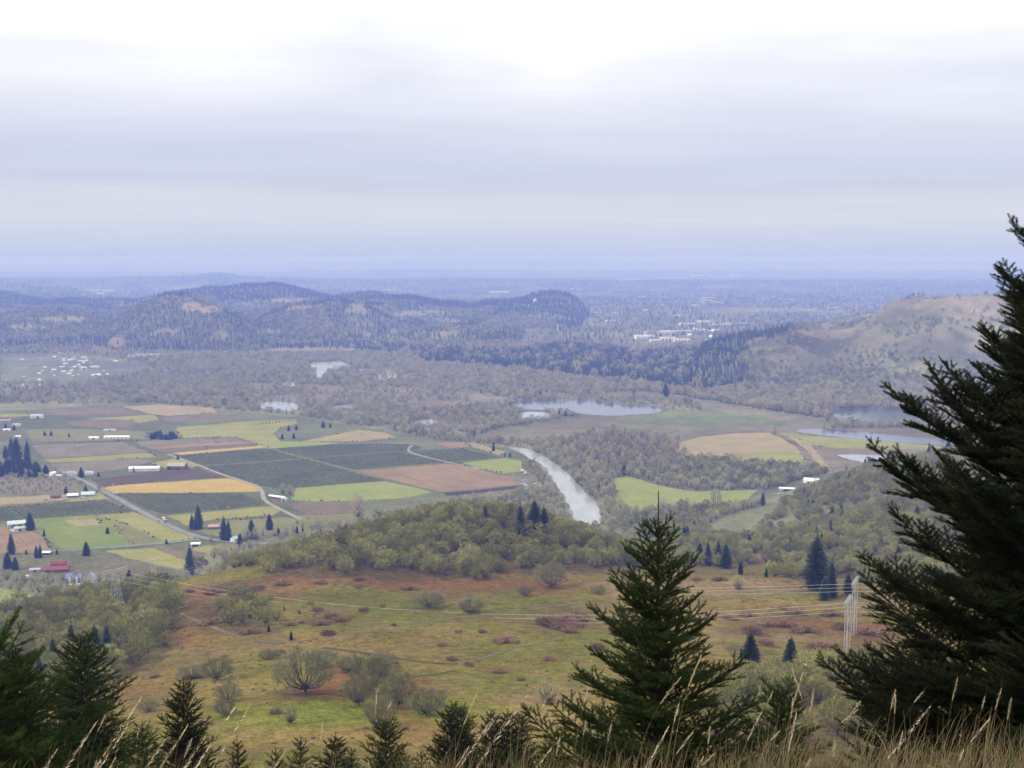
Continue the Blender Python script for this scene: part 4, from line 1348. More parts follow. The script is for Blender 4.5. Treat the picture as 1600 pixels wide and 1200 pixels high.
def near_and_far():
    items = sorted(NEAR_PLANTS, key=lambda t: t[3])
    oaks = [t for t in items if t[1] == 'oak']
    first, rest = oaks[:285], oaks[285:]
    def oak_words(nm, x, y, z, h, v):
        px, py = to_px(x, y, z)
        look = ('mossy yellow-green' if v >= 4 else 'lichen-grey') + (' tall' if h > 10.3 else ' broad' if h > 8.6 else ' low' if h > 7 else ' dwarf')
        if nm == 'knoll':
            place = ('at the foot of the wooded knoll' if py > 875 else 'on the slope of the wooded knoll' if py > 840 else 'on the crest of the wooded knoll') + \
                (', its left end' if px < 560 else ', its right end' if px > 860 else ', its middle')
        elif nm == 'left':
            place = ('at the rim' if py < 960 else 'high' if py < 990 else 'half way down' if py < 1030 else 'low' if py < 1070 else 'lowest') + ' on the left oak slope' + (' by the meadow edge' if px > 190 else ' behind the dark firs' if px < 110 else '')
        elif nm == 'lower':
            place = ('at the top' if py < 1090 else 'in the middle' if py < 1150 else 'at the bottom') + ' of the oak hollow' + (' beside the small fir' if px < 1240 else ' under the great fir boughs')
        else:
            place = 'on the wooded spur ' + ('above the pylons' if px > 1290 else 'beyond the meadow crest') + (', upper part' if py < 850 else ', lower part')
        return look + ' oak ' + place
    groups = {'knoll': 'oaks covering the knoll', 'left': 'oaks on the slope at the left', 'lower': 'oaks in the hollow beside the great fir', 'spur': 'oaks on the wooded spur'}
    for nm, s, x, y, z, h in first:
        v = int(rng.integers(len(PROTO['oak'])))
        single('oak_tree', 'oak', x, y, z, h, oak_words(nm, x, y, z, h, v), 'oak tree', groups[nm], wide=rng.uniform(0.95, 1.3), variant=v)
    firs = [t for t in items if t[1] == 'fir']
    for nm, s, x, y, z, h in firs[:60]:
        single('fir_tree', 'fir', x, y, z, h, ('tall ' if h > 18 else 'middling ' if h > 13 else 'short ') + 'dark fir among the oaks ' + (('on the upper spur' if to_px(x, y, z)[1] < 790 else 'half way up the spur' if to_px(x, y, z)[1] < 850 else 'low on the spur') + (' above the great fir boughs' if to_px(x, y, z)[0] > 1380 else ' above the pylons' if to_px(x, y, z)[0] > 1290 else ' behind the meadow crest' if to_px(x, y, z)[0] < 1200 else ' near the tall pair') if nm == 'spur' else 'of the hollow'), 'fir tree',
               'firs among the oaks of the spur' if nm == 'spur' else 'firs among the oaks of the hollow')
    rest = [('oak', x, y, z, h) for nm, s, x, y, z, h in rest] + [('fir', x, y, z, h) for nm, s, x, y, z, h in firs[60:]]
    as_stuff('oak_woods', rest)
    val = sorted(VALLEY_PLANTS, key=lambda t: t[2])
    bare = [t for t in val if t[0] == 'bare']
    keep = bare[:240]
    for s, x, y, z, h in keep:
        v = int(rng.integers(5)); px, py = to_px(x, y, z)
        look = ('leafless grey-brown', 'leafless reddish-brown', 'forked grey', 'leafless ochre', 'leafless dull grey')[v] + (' tall' if h > 12 else ' middling' if h > 9.5 else ' low' if h > 7.5 else ' dwarf')
        place = ('behind the left slope wood' + (', far left end' if px < 80 else ', by the pylon' if px > 150 else '') if py > 905 else 'by the red barn and farmhouses') if px < 330 else 'along the lane behind the knoll' + (', near the junction' if px < 430 else ', near the brown field') if px < 560 else 'in the thicket behind the knoll' if px < 880 else 'in the thicket at the foot of the wooded spur'
        single('bare_tree', 'bare', x, y, z, h, look + ' tree ' + place, 'bare tree', 'leafless trees of the nearest valley thickets', variant=v)
    ids = {id(t) for t in keep}
    rest = [t for t in val if id(t) not in ids]
    as_stuff('riverside_woods', [t for t in rest if t[2] < 3000])
    as_stuff('valley_woods', [t for t in rest if t[2] >= 3000])
    as_stuff('hill_woods', HILL_PLANTS)
    # far plain: belts of trees, joined clumps
    X, Y = jitter_grid(-9000, 9000, 4600, 17500, 80)
    Z = ground_z(X, Y); px, py = to_px(X, Y, Z)
    n = fbm(X / 700, Y / 1500, 4)
    k = ((n > 0.43) | (py > 462) & (n > .36)) & ((Y > 8200) | (Z < 4)) & visible(X, Y, Z, 14) & (px > -60) & (px < 1660) & ((Y < 8200) | (rng.random(len(X)) < .8))
    it = []
    for x, y, z in zip(X[k], Y[k], Z[k]):
        for q in range(3):
            it.append(('fir_low' if rng.random() < .75 else 'bare_low', x + rng.normal() * 35, y + rng.normal() * 50, z, rng.uniform(18, 30)))
    as_stuff('woods_on_the_plain', it)
    print('PLANTS near', len(NEAR_PLANTS), 'valley', len(VALLEY_PLANTS), 'hill', len(HILL_PLANTS), 'plain', len(it))


near_and_far()
# ------------------------------------------------------------------ single trees one can point to
def down(px, py, near=False):
    return hit(px, py, first=200 if not near else 8)


SINGLE_FIRS = [  # photo x, y of the foot, height in photo pixels, kind, label, group
    (297, 897, 48, 'fir', 'tall dark fir alone on the rim of the left slope, against the fields', None),
    (1275, 922, 92, 'fir', 'tallest dark fir of the pair at the edge of the spur wood', 'firs at the edge of the spur wood'),
    (1299, 934, 64, 'fir', 'shorter ragged fir just right of the tallest one at the spur wood', 'firs at the edge of the spur wood'),
    (1288, 938, 40, 'fir', 'squat fir in front of the pair at the spur wood edge', 'firs at the edge of the spur wood'),
    (1325, 928, 36, 'fir', 'small fir directly behind the two pylons', None),
    (835, 838, 62, 'fir', 'broadest fir of the dark trio on the knoll crest below the river', 'dark firs on the knoll crest'),
    (813, 836, 52, 'fir', 'thin fir left of the dark trio on the knoll crest', 'dark firs on the knoll crest'),
    (850, 837, 50, 'fir', 'right-hand fir of the dark trio on the knoll crest', 'dark firs on the knoll crest'),
    (758, 820, 34, 'fir', 'little fir poking out of the knoll crest oaks', None),
    (1008, 850, 30, 'fir', 'small dark fir behind the leader of the young foreground fir', None),
    (1093, 880, 36, 'fir', 'left fir of the clump right of the young fir leader', 'fir clump behind the young fir'),
    (1106, 884, 40, 'fir', 'second fir of the clump right of the young fir leader', 'fir clump behind the young fir'),
    (1122, 884, 44, 'fir', 'tallest fir of the clump right of the young fir leader', 'fir clump behind the young fir'),
    (1134, 888, 42, 'fir', 'right-hand fir of the clump right of the young fir leader', 'fir clump behind the young fir'),
    (1157, 898, 24, 'fir', 'small fir apart from the clump, at the meadow crest', None),
    (1197, 902, 18, 'fir', 'very small fir on the meadow crest between clump and spur wood', None),
    (1192, 790, 24, 'fir', 'dark fir alone at the right end of the bright green pasture', None),
    (1190, 862, 14, 'fir', 'small dark fir in the brown clearing behind the meadow crest', None),
    (112, 1030, 62, 'fir', 'blue-green fir rising above the left oak wood, second from left', 'blue-green firs in the left oak wood'),
    (84, 1050, 60, 'fir', 'blue-green fir leftmost but one in the left oak wood', 'blue-green firs in the left oak wood'),
    (149, 1030, 58, 'fir', 'blue-green fir of the right-hand pair in the left oak wood', 'blue-green firs in the left oak wood'),
    (168, 1036, 68, 'fir', 'rightmost and tallest blue-green fir in the left oak wood', 'blue-green firs in the left oak wood'),
    (63, 1075, 54, 'fir', 'lowest blue-green fir in the left oak wood, by the dark firs', 'blue-green firs in the left oak wood'),
    (1172, 1046, 62, 'firfat', 'rounded dense blue-green fir at the right edge of the meadow', None),
    (1235, 1038, 46, 'firfat', 'small open fir in the hollow right of the rounded one', None),
    (455, 1000, 17, 'fir', 'tiny dark fir standing by the meadow footpath', None),
    (444, 953, 7, 'fir', 'dot-sized fir seedling on the upper meadow, left one', 'fir seedlings on the meadow'),
    (468, 959, 7, 'fir', 'dot-sized fir seedling on the upper meadow, right one', 'fir seedlings on the meadow'),
    (1365, 1040, 24, 'firfat', 'low dark fir below the foot of the pylons', None),
    (202, 912, 24, 'firfat', 'dark fir beside the left pylon', None),
    (420, 987, 12, 'fir', 'tiny fir below the oak clump on the left of the meadow', None),
    # valley, round the farms
    (18, 712, 30, 'fir', 'dark fir leftmost of the tall ones in the grove at the left edge', 'firs of the dark grove'),
    (26, 722, 42, 'fir', 'tallest dark fir of the grove at the left edge', 'firs of the dark grove'),
    (43, 722, 38, 'fir', 'right-hand tall fir of the grove at the left edge', 'firs of the dark grove'),
    (9, 716, 22, 'fir', 'short fir between the tall ones and the photo edge in the grove', 'firs of the dark grove'),
    (47, 828, 30, 'firfat', 'tall dark fir beside the metal-roofed farm building', None),
    (18, 866, 36, 'fir', 'tall ragged fir above the blue-dark clump at the left edge', None),
    (69, 838, 14, 'fir', 'small cone-shaped fir on the green field', None),
    (168, 834, 12, 'firfat', 'small dark tree alone in the middle of the green field', None),
    (12, 888, 28, 'firfat', 'broad dark fir clump left of the red barn', None),
    (24, 890, 22, 'firfat', 'dark fir at the near side of the broad clump left of the red barn', None),
    (57, 872, 22, 'fir', 'left one of two slim firs behind the red barn', 'slim firs behind the red barn'),
    (63, 872, 24, 'fir', 'right one of two slim firs behind the red barn', 'slim firs behind the red barn'),
    (41, 866, 9, 'fir', 'little fir left of the slim ones behind the red barn', None),
    (89, 866, 10, 'fir', 'little fir left of the blue-roofed houses', None),
    (135, 868, 24, 'firfat', 'dark rounded fir between the two blue-roofed houses', None),
    (260, 850, 9, 'firfat', 'clipped dark tree on the corner of the side road', None),
    (310, 826, 40, 'fir', 'tallest fir of the clump above the farm road', 'firs of the clump by the farm road'),
    (300, 827, 26, 'fir', 'shorter left fir of the clump above the farm road', 'firs of the clump by the farm road'),
    (305, 828, 20, 'fir', 'lowest fir of the clump above the farm road', 'firs of the clump by the farm road'),
    (350, 844, 40, 'fir', 'tall dark fir right of the red-roofed cottage', 'firs by the red-roofed cottage'),
    (357, 845, 34, 'fir', 'second dark fir right of the red-roofed cottage', 'firs by the red-roofed cottage'),
    (375, 850, 18, 'firfat', 'bushy dark fir beside the white shed', None),
    (393, 842, 34, 'fir', 'slim fir right of the white shed', None),
    (421, 828, 28, 'fir', 'dark fir left of the brown field by the lane', None),
    (435, 837, 14, 'firfat', 'left one of three small firs along the lane', 'small firs along the lane'),
    (464, 834, 14, 'fir', 'middle one of three small firs along the lane', 'small firs along the lane'),
    (473, 832, 12, 'fir', 'right one of three small firs along the lane', 'small firs along the lane'),
    (127, 746, 18, 'firfat', 'dark rounded tree where the farm road begins', None),
    (134, 772, 15, 'firfat', 'dark tree behind the pale green farmhouse roof', None),
    (103, 771, 12, 'firfat', 'dark tree left of the brown farmhouse', None),
    (154, 745, 9, 'firfat', 'low dark tree left of the long white barn', None),
    (209, 738, 10, 'fir', 'small fir at the near corner of the long white barn', None),
    (243, 732, 9, 'firfat', 'dark rounded tree between the long white barn and the tan barn', None),
    (278, 718, 9, 'firfat', 'small dark tree behind the tan barn', None),
    (70, 681, 9, 'firfat', 'left one of two dark trees beyond the grey field', None),
    (80, 681, 9, 'firfat', 'right one of two dark trees beyond the grey field', None),
    (9, 672, 12, 'fir', 'left one of two firs by the farm at the far left', None),
    (22, 672, 10, 'firfat', 'right one of two firs by the farm at the far left', None),
    (108, 683, 7, 'firfat', 'dark round tree in the far farm lane', None),
    (186, 690, 5, 'fir', 'tiny fir left of the dark hill grove', None),
    (214, 690, 5, 'fir', 'tiny fir right beside the long greenhouse', None),
    (451, 673, 10, 'firfat', 'dark round tree, upper left of the four by the yellow field', 'dark trees by the yellow field'),
    (463, 672, 9, 'firfat', 'dark round tree, upper right of the four by the yellow field', 'dark trees by the yellow field'),
    (441, 686, 10, 'firfat', 'dark round tree, lower left of the four by the yellow field', 'dark trees by the yellow field'),
    (459, 685, 10, 'firfat', 'dark round tree, lower right of the four by the yellow field', 'dark trees by the yellow field'),
    (505, 668, 12, 'firfat', 'larger dark tree at the edge of the riverside wood', None),
    (516, 668, 8, 'firfat', 'smaller dark tree at the edge of the riverside wood', None),
    (771, 705, 16, 'fir', 'slim fir at the river corner of the dark orchards', None),
    (789, 714, 8, 'fir', 'left one of two small firs by the river below the orchards', None),
    (797, 714, 9, 'fir', 'right one of two small firs by the river below the orchards', None),
    (767, 709, 6, 'fir', 'smallest fir beside the slim one at the river corner', None),
    (845, 620, 12, 'fir', 'left fir of the pair behind the pond', None), (854, 620, 14, 'fir', 'right fir of the pair behind the pond', None),
    (874, 647, 9, 'firfat', 'left one of three small trees on the pond shore', 'trees on the pond shore'),
    (884, 650, 11, 'firfat', 'middle one of three small trees on the pond shore', 'trees on the pond shore'),
    (895, 650, 8, 'firfat', 'right one of three small trees on the pond shore', 'trees on the pond shore'),
    (990, 618, 10, 'fir', 'fir beyond the marsh, left of the bright one', None),
    (1040, 620, 24, 'fir', 'taller fir beyond the marsh among ochre trees', None),
    (1378, 746, 12, 'firfat', 'dark fir on the shore of the pale pond', None),
    (1446, 726, 14, 'firfat', 'dark fir at the right end of the pale pond', None),
    (1276, 778, 16, 'firfat', 'dark fir behind the white farm shed', None),
    (1300, 815, 26, 'fir', 'dark fir above the spur wood, left of the pair', None),
    (1335, 830, 20, 'firfat', 'dark fir in the middle of the spur wood', None),
    (1337, 834, 12, 'fir', 'small fir in the opening of the spur wood', None), (1349, 830, 12, 'fir', 'small fir right in the opening of the spur wood', None),
    (975, 742, 18, 'firfat', 'blue-dark tree in the wood left of the bright pasture', None),
]
for i in range(3):
    proto('firfat', grow_conifer(240 + i, 18, 6.2, 24, 12, 4, 1.2, 0.15, 0.03), [M_FIRBARK, M_FIR])
BASE_H['firfat'] = 18
for px, py, hp, kind, label, group in SINGLE_FIRS:
    x, y, z = down(px, py)
    h = hp / FPX * math.hypot(y, CAM_Z - z)
    single('fir_tree', kind, x, y, z, h, label, 'fir tree', group, wide=1.0)

SINGLE_OAKS = [  # on the meadow; seen large enough to show trunk and crown
    (478, 1084, 72, 78, 'largest oak on the meadow, at the left of the rusty ground'), (578, 1084, 64, 50, 'oak with a dark forked trunk, in the middle of the rusty ground'),
    (561, 1102, 52, 44, 'leaning oak at the lower left of the oak group'), (621, 1106, 56, 44, 'slim upright oak at the right of the oak group'),
    (600, 1060, 40, 44, 'oak at the back of the meadow oak group'), (667, 1118, 44, 52, 'open-crowned oak right of the rusty ground'), (594, 1140, 56, 44, 'pale oak below the oak group, above the young firs'),
    (455, 1131, 38, 22, 'thin bare oak alone at the left of the meadow'), (356, 1096, 30, 34, 'round pale oak on the left meadow'), (352, 1118, 26, 30, 'small oak just below the round pale one on the left'),
    (340, 1062, 36, 44, 'low spreading oak under the left footpath'), (300, 1060, 22, 40, 'low grey thicket oak at the left end of the footpath'), (855, 1098, 40, 34, 'leafless dark-branched oak left of the young fir'),
    (1153, 922, 26, 22, 'leafless small tree on the crest of the meadow'), (735, 958, 24, 34, 'oak standing out from the knoll onto the meadow, left one'), (860, 918, 40, 46, 'oak standing out from the knoll onto the meadow, right one'),
    (672, 950, 26, 44, 'low oak below the knoll near the wires'), (935, 928, 14, 22, 'small grey bush oak under the knoll, right'), (820, 932, 18, 20, 'small grey bush oak under the knoll, middle'),
    (232, 1112, 18, 26, 'small grey bush at the foot of the left oak wood'), (1180, 1090, 44, 52, 'grey dome-shaped oak in front of the rounded fir'), (925, 1190, 50, 50, 'pale oak half hidden left of the young fir'),
    (420, 1030, 16, 30, 'dull green bush below the meadow footpath'), (545, 1050, 26, 34, 'dull green bush behind the largest meadow oak'), (505, 1040, 24, 40, 'grey-green bush at the top of the largest meadow oak'),
]


def near_oak(px, py, hp, wp, label, v):
    x, y, z = down(px, py)
    d = math.hypot(y, CAM_Z - z)
    h = hp / FPX * d; w = wp / FPX * d
    t = bpy.data.objects.new('oak_tree', None); COL.objects.link(t)
    t.location = (x, y, z - 0.2); t.rotation_euler = (0, 0, float(rng.random() * 6.28))
    g, sx = NEAR_OAK[v]
    t.scale = (w / sx, w / sx, h / 10.0)
    tag(t, label, 'oak tree', 'oaks standing apart on the meadow')
    for nm, me in g.items():
        o = bpy.data.objects.new(nm, me); COL.objects.link(o); o.parent = t
    return t


NEAR_OAK = []
for i, g in enumerate(OAK_G):
    V = np.array(g.V)
    sx = np.percentile(V[:, 0], 97) - np.percentile(V[:, 0], 3)
    NEAR_OAK.append(({'trunk': g.mesh('trunk', [M_BARK, M_LICHEN], only=0), 'crown': g.mesh('crown', [M_BARK, M_LICHEN_N], only=1)}, sx))
g = grow_dome(108, 10, 5.0, 60, 26, 0.7, 0.05, 0.12, 0.6, 0.45, 0.05)
V = np.array(g.V)
NEAR_OAK.append(({'trunk': g.mesh('trunk', [M_BARK, M_BARK], only=0), 'crown': g.mesh('crown', [M_BARK, M_TWIG], only=1)}, np.percentile(V[:, 0], 97) - np.percentile(V[:, 0], 3)))
for i, a in enumerate(SINGLE_OAKS):
    near_oak(*a, 4 if 'leafless' in a[4] or 'bare' in a[4] else i % 4)

SINGLE_BARE = [(442, 773, 20, 'left one of the two bare trees behind the white shed'), (453, 773, 18, 'right one of the two bare trees behind the white shed'), (560, 812, 42, 'slender bare tree standing tall at the brown field corner'),
               (155, 766, 14, 'bare tree on the bend of the farm road'), (1118, 795, 34, 'bare dark tree at the near edge of the bright pasture'), (330, 848, 16, 'bare tree beside the side road junction'),
               (1322, 735, 16, 'bare tree on the near shore of the pale pond'), (385, 848, 26, 'bare pale tree between white shed and slim fir'), (400, 846, 24, 'bare tree right of the slim fir'),
               (10, 950, 22, 'bare tree at the edge of the bright field, left'), (33, 955, 24, 'bare tree at the edge of the bright field, right'), (1210, 676, 14, 'small bare tree at the corner of the round field')]
for px, py, hp, label in SINGLE_BARE:
    x, y, z = down(px, py)
    single('bare_tree', 'bare', x, y, z, hp / FPX * math.hypot(y, CAM_Z - z), label, 'bare tree', None, wide=0.8)

# evergreen grove and clump that read as rounded masses, built of single trees
GROVES = [((8, 738, 70, 24), 46, 'dense dark evergreen in the grove at the left edge', 'trees of the dark grove at the left edge', 13),
          ((256, 684, 24, 10), 26, 'dense dark evergreen of the low rounded clump beyond the strip fields', 'trees of the rounded clump', 12)]
for (cx, cy_, rx, ry), n, label, group, hm in GROVES:
    for i in range(n):
        a = rng.random() * 6.28; q = math.sqrt(rng.random())
        px, py = cx + rx * q * math.cos(a), cy_ + ry * 0.45 * q * math.sin(a)
        x, y, z = down(px, py)
        single('evergreen_tree', 'firfat', x, y, z, hm * (1.25 - 0.5 * q) * rng.uniform(0.85, 1.15) * (1.3 if cx < 100 else 1), label + (', inner tree' if q < .45 else ', at its near edge' if math.sin(a) > .5 else ', at its far edge' if math.sin(a) < -.5 else ', at its right end' if math.cos(a) > 0 else ', at its left end'), 'evergreen tree', group, wide=1.35)

# young orchard rows at the edge of the yellow field
for i in range(14):
    x, y, z = down(395 + i * 5.2, 665 - i * 0.55)
    single('orchard_tree', 'bare_low', x, y, z, 6.0, 'small leafless tree in the single row along the yellow field', 'orchard tree', 'row of small trees along the yellow field')

BRAMBLES = [(855, 972, 30, 11), (893, 966, 38, 10), (880, 980, 30, 9), (1205, 975, 22, 8), (1320, 980, 30, 9), (1245, 958, 20, 6),   # photo x, y, half width, half height
    (875, 972, 45, 14), (905, 963, 28, 8), (790, 1001, 25, 9), (858, 1029, 17, 7), (495, 952, 16, 7), (515, 962, 18, 7), (500, 973, 15, 9), (530, 968, 16, 7), (512, 990, 20, 6), (540, 966, 8, 5),
    (567, 952, 14, 8), (452, 975, 12, 7), (470, 972, 8, 4), (597, 945, 8, 5), (615, 976, 8, 4), (716, 986, 10, 6), (753, 986, 10, 5), (690, 1007, 12, 6), (705, 1028, 14, 9), (732, 1038, 14, 5),
    (780, 1050, 20, 5), (740, 955, 12, 6), (420, 933, 10, 5), (485, 942, 10, 4), (890, 985, 20, 8), (935, 1010, 20, 12), (945, 968, 10, 6), (815, 1062, 12, 4), (1050, 1030, 14, 8), (1140, 965, 20, 7), (1170, 960, 18, 8), (1180, 985, 30, 12),
    (1230, 975, 25, 10), (1260, 985, 30, 9), (1300, 960, 22, 7), (1225, 950, 14, 5), (1290, 1010, 40, 12), (1360, 985, 30, 14), (1200, 1005, 25, 9), (1090, 905, 16, 5), (1125, 906, 16, 4), (430, 1020, 20, 8), (355, 960, 25, 8), (330, 972, 22, 9), (390, 988, 20, 6),
    (330, 925, 22, 8), (370, 930, 22, 7), (400, 918, 18, 6), (440, 912, 22, 6), (560, 915, 12, 5), (640, 920, 18, 5), (240, 1057, 14, 5), (300, 1058, 18, 6), (430, 1112, 16, 8), (320, 1130, 14, 6), (690, 1080, 10, 4), (560, 905, 14, 5), (500, 910, 14, 5), (290, 925, 16, 5)]
for px, py, hw, hh in BRAMBLES:
    x, y, z = down(px, py + hh * 0.5)
    d = math.hypot(y, CAM_Z - z)
    w = hw / FPX * d * 0.95
    sl = math.atan(float(tan_dep(py)))
    dy = hh / FPX * d / max(0.12, math.sin(sl) - 0.10) * 0.7
    zz = [float(ground_z(np.array([x + a]), np.array([y + b]))[0]) for a, b in ((w, 0), (-w, 0), (0, dy), (0, -dy))]
    o = link('bramble_thicket', PROTO['bramble'][int(rng.integers(4))], loc=(x, y + dy * 0.3, z - 0.1))
    o.scale = (w, dy, min(2.6, 0.35 * w) / 0.5)
    o.rotation_euler = (math.atan2(zz[2] - zz[3], 2 * dy), -math.atan2(zz[0] - zz[1], 2 * w), 0)
    big = 'wide' if hw > 24 else 'low' if hw > 13 else 'small'
    pl = 'right on the meadow near the pylons' if px > 1100 else 'left on the meadow below the oak rim' if px < 460 and py < 1000 else 'on the upper meadow' if py < 995 else 'on the lower meadow'
    tag(o, '%s brown bramble %s%s' % (big, pl, ', beside the young fir' if 920 < px < 1060 else ', in the curved patch' if 480 < px < 545 and py > 950 else ''), 'bramble thicket', 'bramble thickets on the meadow')


# rows of bushes in the dark orchards, and straggling growth along the field edges
X_, Y_, A_ = [], [], []
ca, sa = math.cos(ROW), math.sin(ROW)
for k_, poly in FIELDS:
    if k_ not in ('orchard', 'purple', 'grey'):
        continue
    W = np.array([flat(*p) for p in poly])
    u = W @ np.array([ca, sa]); v = W @ np.array([-sa, ca])
    su, sv = (3.2, 6.0) if k_ == 'orchard' else (5.0, 9.0)
    U, Vv = np.meshgrid(np.arange(u.min(), u.max(), su), np.arange(v.min(), v.max(), sv))
    U = U.ravel() + rng.normal(size=U.size) * .5; Vv = Vv.ravel() + rng.normal(size=U.size) * .3
    x = U * ca - Vv * sa; y = U * sa + Vv * ca
    kk = in_poly(x, y, [tuple(w) for w in W]) & (rng.random(len(x)) < (.85 if k_ == 'orchard' else .5)) & (y < 2500)
    X_.append(x[kk]); Y_.append(y[kk]); A_.append(np.full(kk.sum(), 1.0 if k_ == 'orchard' else .55))
X_ = np.concatenate(X_); Y_ = np.concatenate(Y_); A_ = np.concatenate(A_); m = len(X_)
M_ROWS = mat_noise('orchard_bushes', (0.14, 0.15, 0.06), (0.21, 0.21, 0.09), 0.5, per_object=0.35)
rows_k = [bush(360 + i, 26, 0.9, 0.16, None, 0.9).mesh('orchard_bush', [M_BARK, M_ROWS]) for i in range(3)]
sz = A_ * rng.uniform(.45, 1.1, m)
scatter_object('orchard_rows', rows_k, np.stack([X_, Y_, np.full(m, .3)], 1), np.stack([np.zeros(m), np.zeros(m), rng.random(m) * 6.28], 1), np.stack([sz * 1.1, sz * 1.1, sz * 1.5], 1), rng.integers(0, 3, m))
hx, hy = [], []
for j_, (k_, poly) in enumerate(FIELDS):
    W = [flat(*p) for p in poly]
    for i in range(len(W)):
        a_, b_ = np.array(W[i]), np.array(W[(i + 1) % len(W)])
        if rng.random() < .55 or a_[1] > 2900:
            continue
        n_ = int(np.hypot(*(b_ - a_)) / 7)
        ph = rng.random() * 50
        for q in range(n_):
            if vnoise(np.array([q * .13 + ph]), np.array([j_ * 1.7]))[0] > .5:
                p_ = a_ + (b_ - a_) * (q + rng.random()) / n_ + rng.normal(size=2) * 1.6
                hx.append(p_[0]); hy.append(p_[1])
m = len(hx); sz = rng.uniform(.5, 2.2, m)
hedge_k = [bush(370 + i, 60, 0.7, 0.10, None, 0.9).mesh('hedge_plant', [M_BARK, (M_TWIG, M_ROWS, M_BRAMBLE)[i]]) for i in range(3)]
scatter_object('field_margin_growth', hedge_k, np.stack([hx, hy, np.full(m, .3)], 1), np.stack([np.zeros(m), np.zeros(m), rng.random(m) * 6.28], 1), np.stack([sz * 1.2, sz * 1.2, sz], 1), rng.integers(0, 3, m))

# ------------------------------------------------------------------ buildings
def pm(name, c, rough=0.8, metallic=0.0, var=0.12):
    return mat_noise(name, tuple(v * (1 - var) for v in c), tuple(min(1, v * (1 + var)) for v in c), 0.4, rough=rough, spec=0.3)


BM = {'white': pm('white_paint', (0.78, 0.78, 0.76)), 'cream': pm('cream_paint', (0.50, 0.47, 0.39)), 'tan': pm('weathered_roof', (0.38, 0.33, 0.27)), 'red': pm('red_paint', (0.22, 0.04, 0.04)),
      'darkred': pm('dark_red_roof', (0.21, 0.075, 0.075)), 'brown': pm('brown_boards', (0.17, 0.09, 0.06)), 'blue': pm('slate_blue_roof', (0.19, 0.22, 0.33)), 'mint': pm('pale_green_metal', (0.50, 0.60, 0.56)),
      'grey': pm('grey_metal', (0.42, 0.43, 0.44)), 'dark': pm('dark_opening', (0.03, 0.03, 0.03)), 'glass': pm('window_glass', (0.06, 0.07, 0.09), 0.15), 'gravel': pm('yard_gravel', (0.33, 0.30, 0.25)), 'pinkroof': pm('pink_roof', (0.45, 0.30, 0.27)), 'concrete': pm('pale_concrete', (0.55, 0.54, 0.52))}


def gable_body(w, l, h, rise):
    V = [(-l / 2, -w / 2, 0), (l / 2, -w / 2, 0), (l / 2, w / 2, 0), (-l / 2, w / 2, 0), (-l / 2, -w / 2, h), (l / 2, -w / 2, h), (l / 2, w / 2, h), (-l / 2, w / 2, h), (-l / 2, 0, h + rise), (l / 2, 0, h + rise)]
    F = [(0, 1, 5, 4), (1, 2, 6, 9, 5), (2, 3, 7, 6), (3, 0, 4, 8, 7)]
    return V, F


def gable_roof(w, l, h, rise, over=0.5, th=0.18):
    a = math.atan2(rise, w / 2)
    w2 = w / 2 + over; e = h - over * math.tan(a) + 0.03; r = h + rise + 0.03; l2 = l / 2 + over
    V = []
    for x in (-l2, l2):
        V += [(x, -w2, e), (x, 0, r), (x, w2, e), (x, -w2, e + th), (x, 0, r + th), (x, w2, e + th)]
    F = [(3, 4, 10, 9), (4, 5, 11, 10), (0, 6, 7, 1), (1, 7, 8, 2), (0, 1, 4, 3), (1, 2, 5, 4), (6, 9, 10, 7), (7, 10, 11, 8), (0, 3, 9, 6), (2, 8, 11, 5)]
    return V, F


def boxmesh(name, sx, sy, sz, mat, c=(0, 0, 0)):
    x, y, z = sx / 2, sy / 2, sz / 2
    V = [(c[0] + a * x, c[1] + b * y, c[2] + d * z) for d in (-1, 1) for a, b in ((-1, -1), (1, -1), (1, 1), (-1, 1))]
    F = [(0, 3, 2, 1), (4, 5, 6, 7), (0, 1, 5, 4), (1, 2, 6, 5), (2, 3, 7, 6), (3, 0, 4, 7)]
    return new_mesh(name, V, F, [mat])


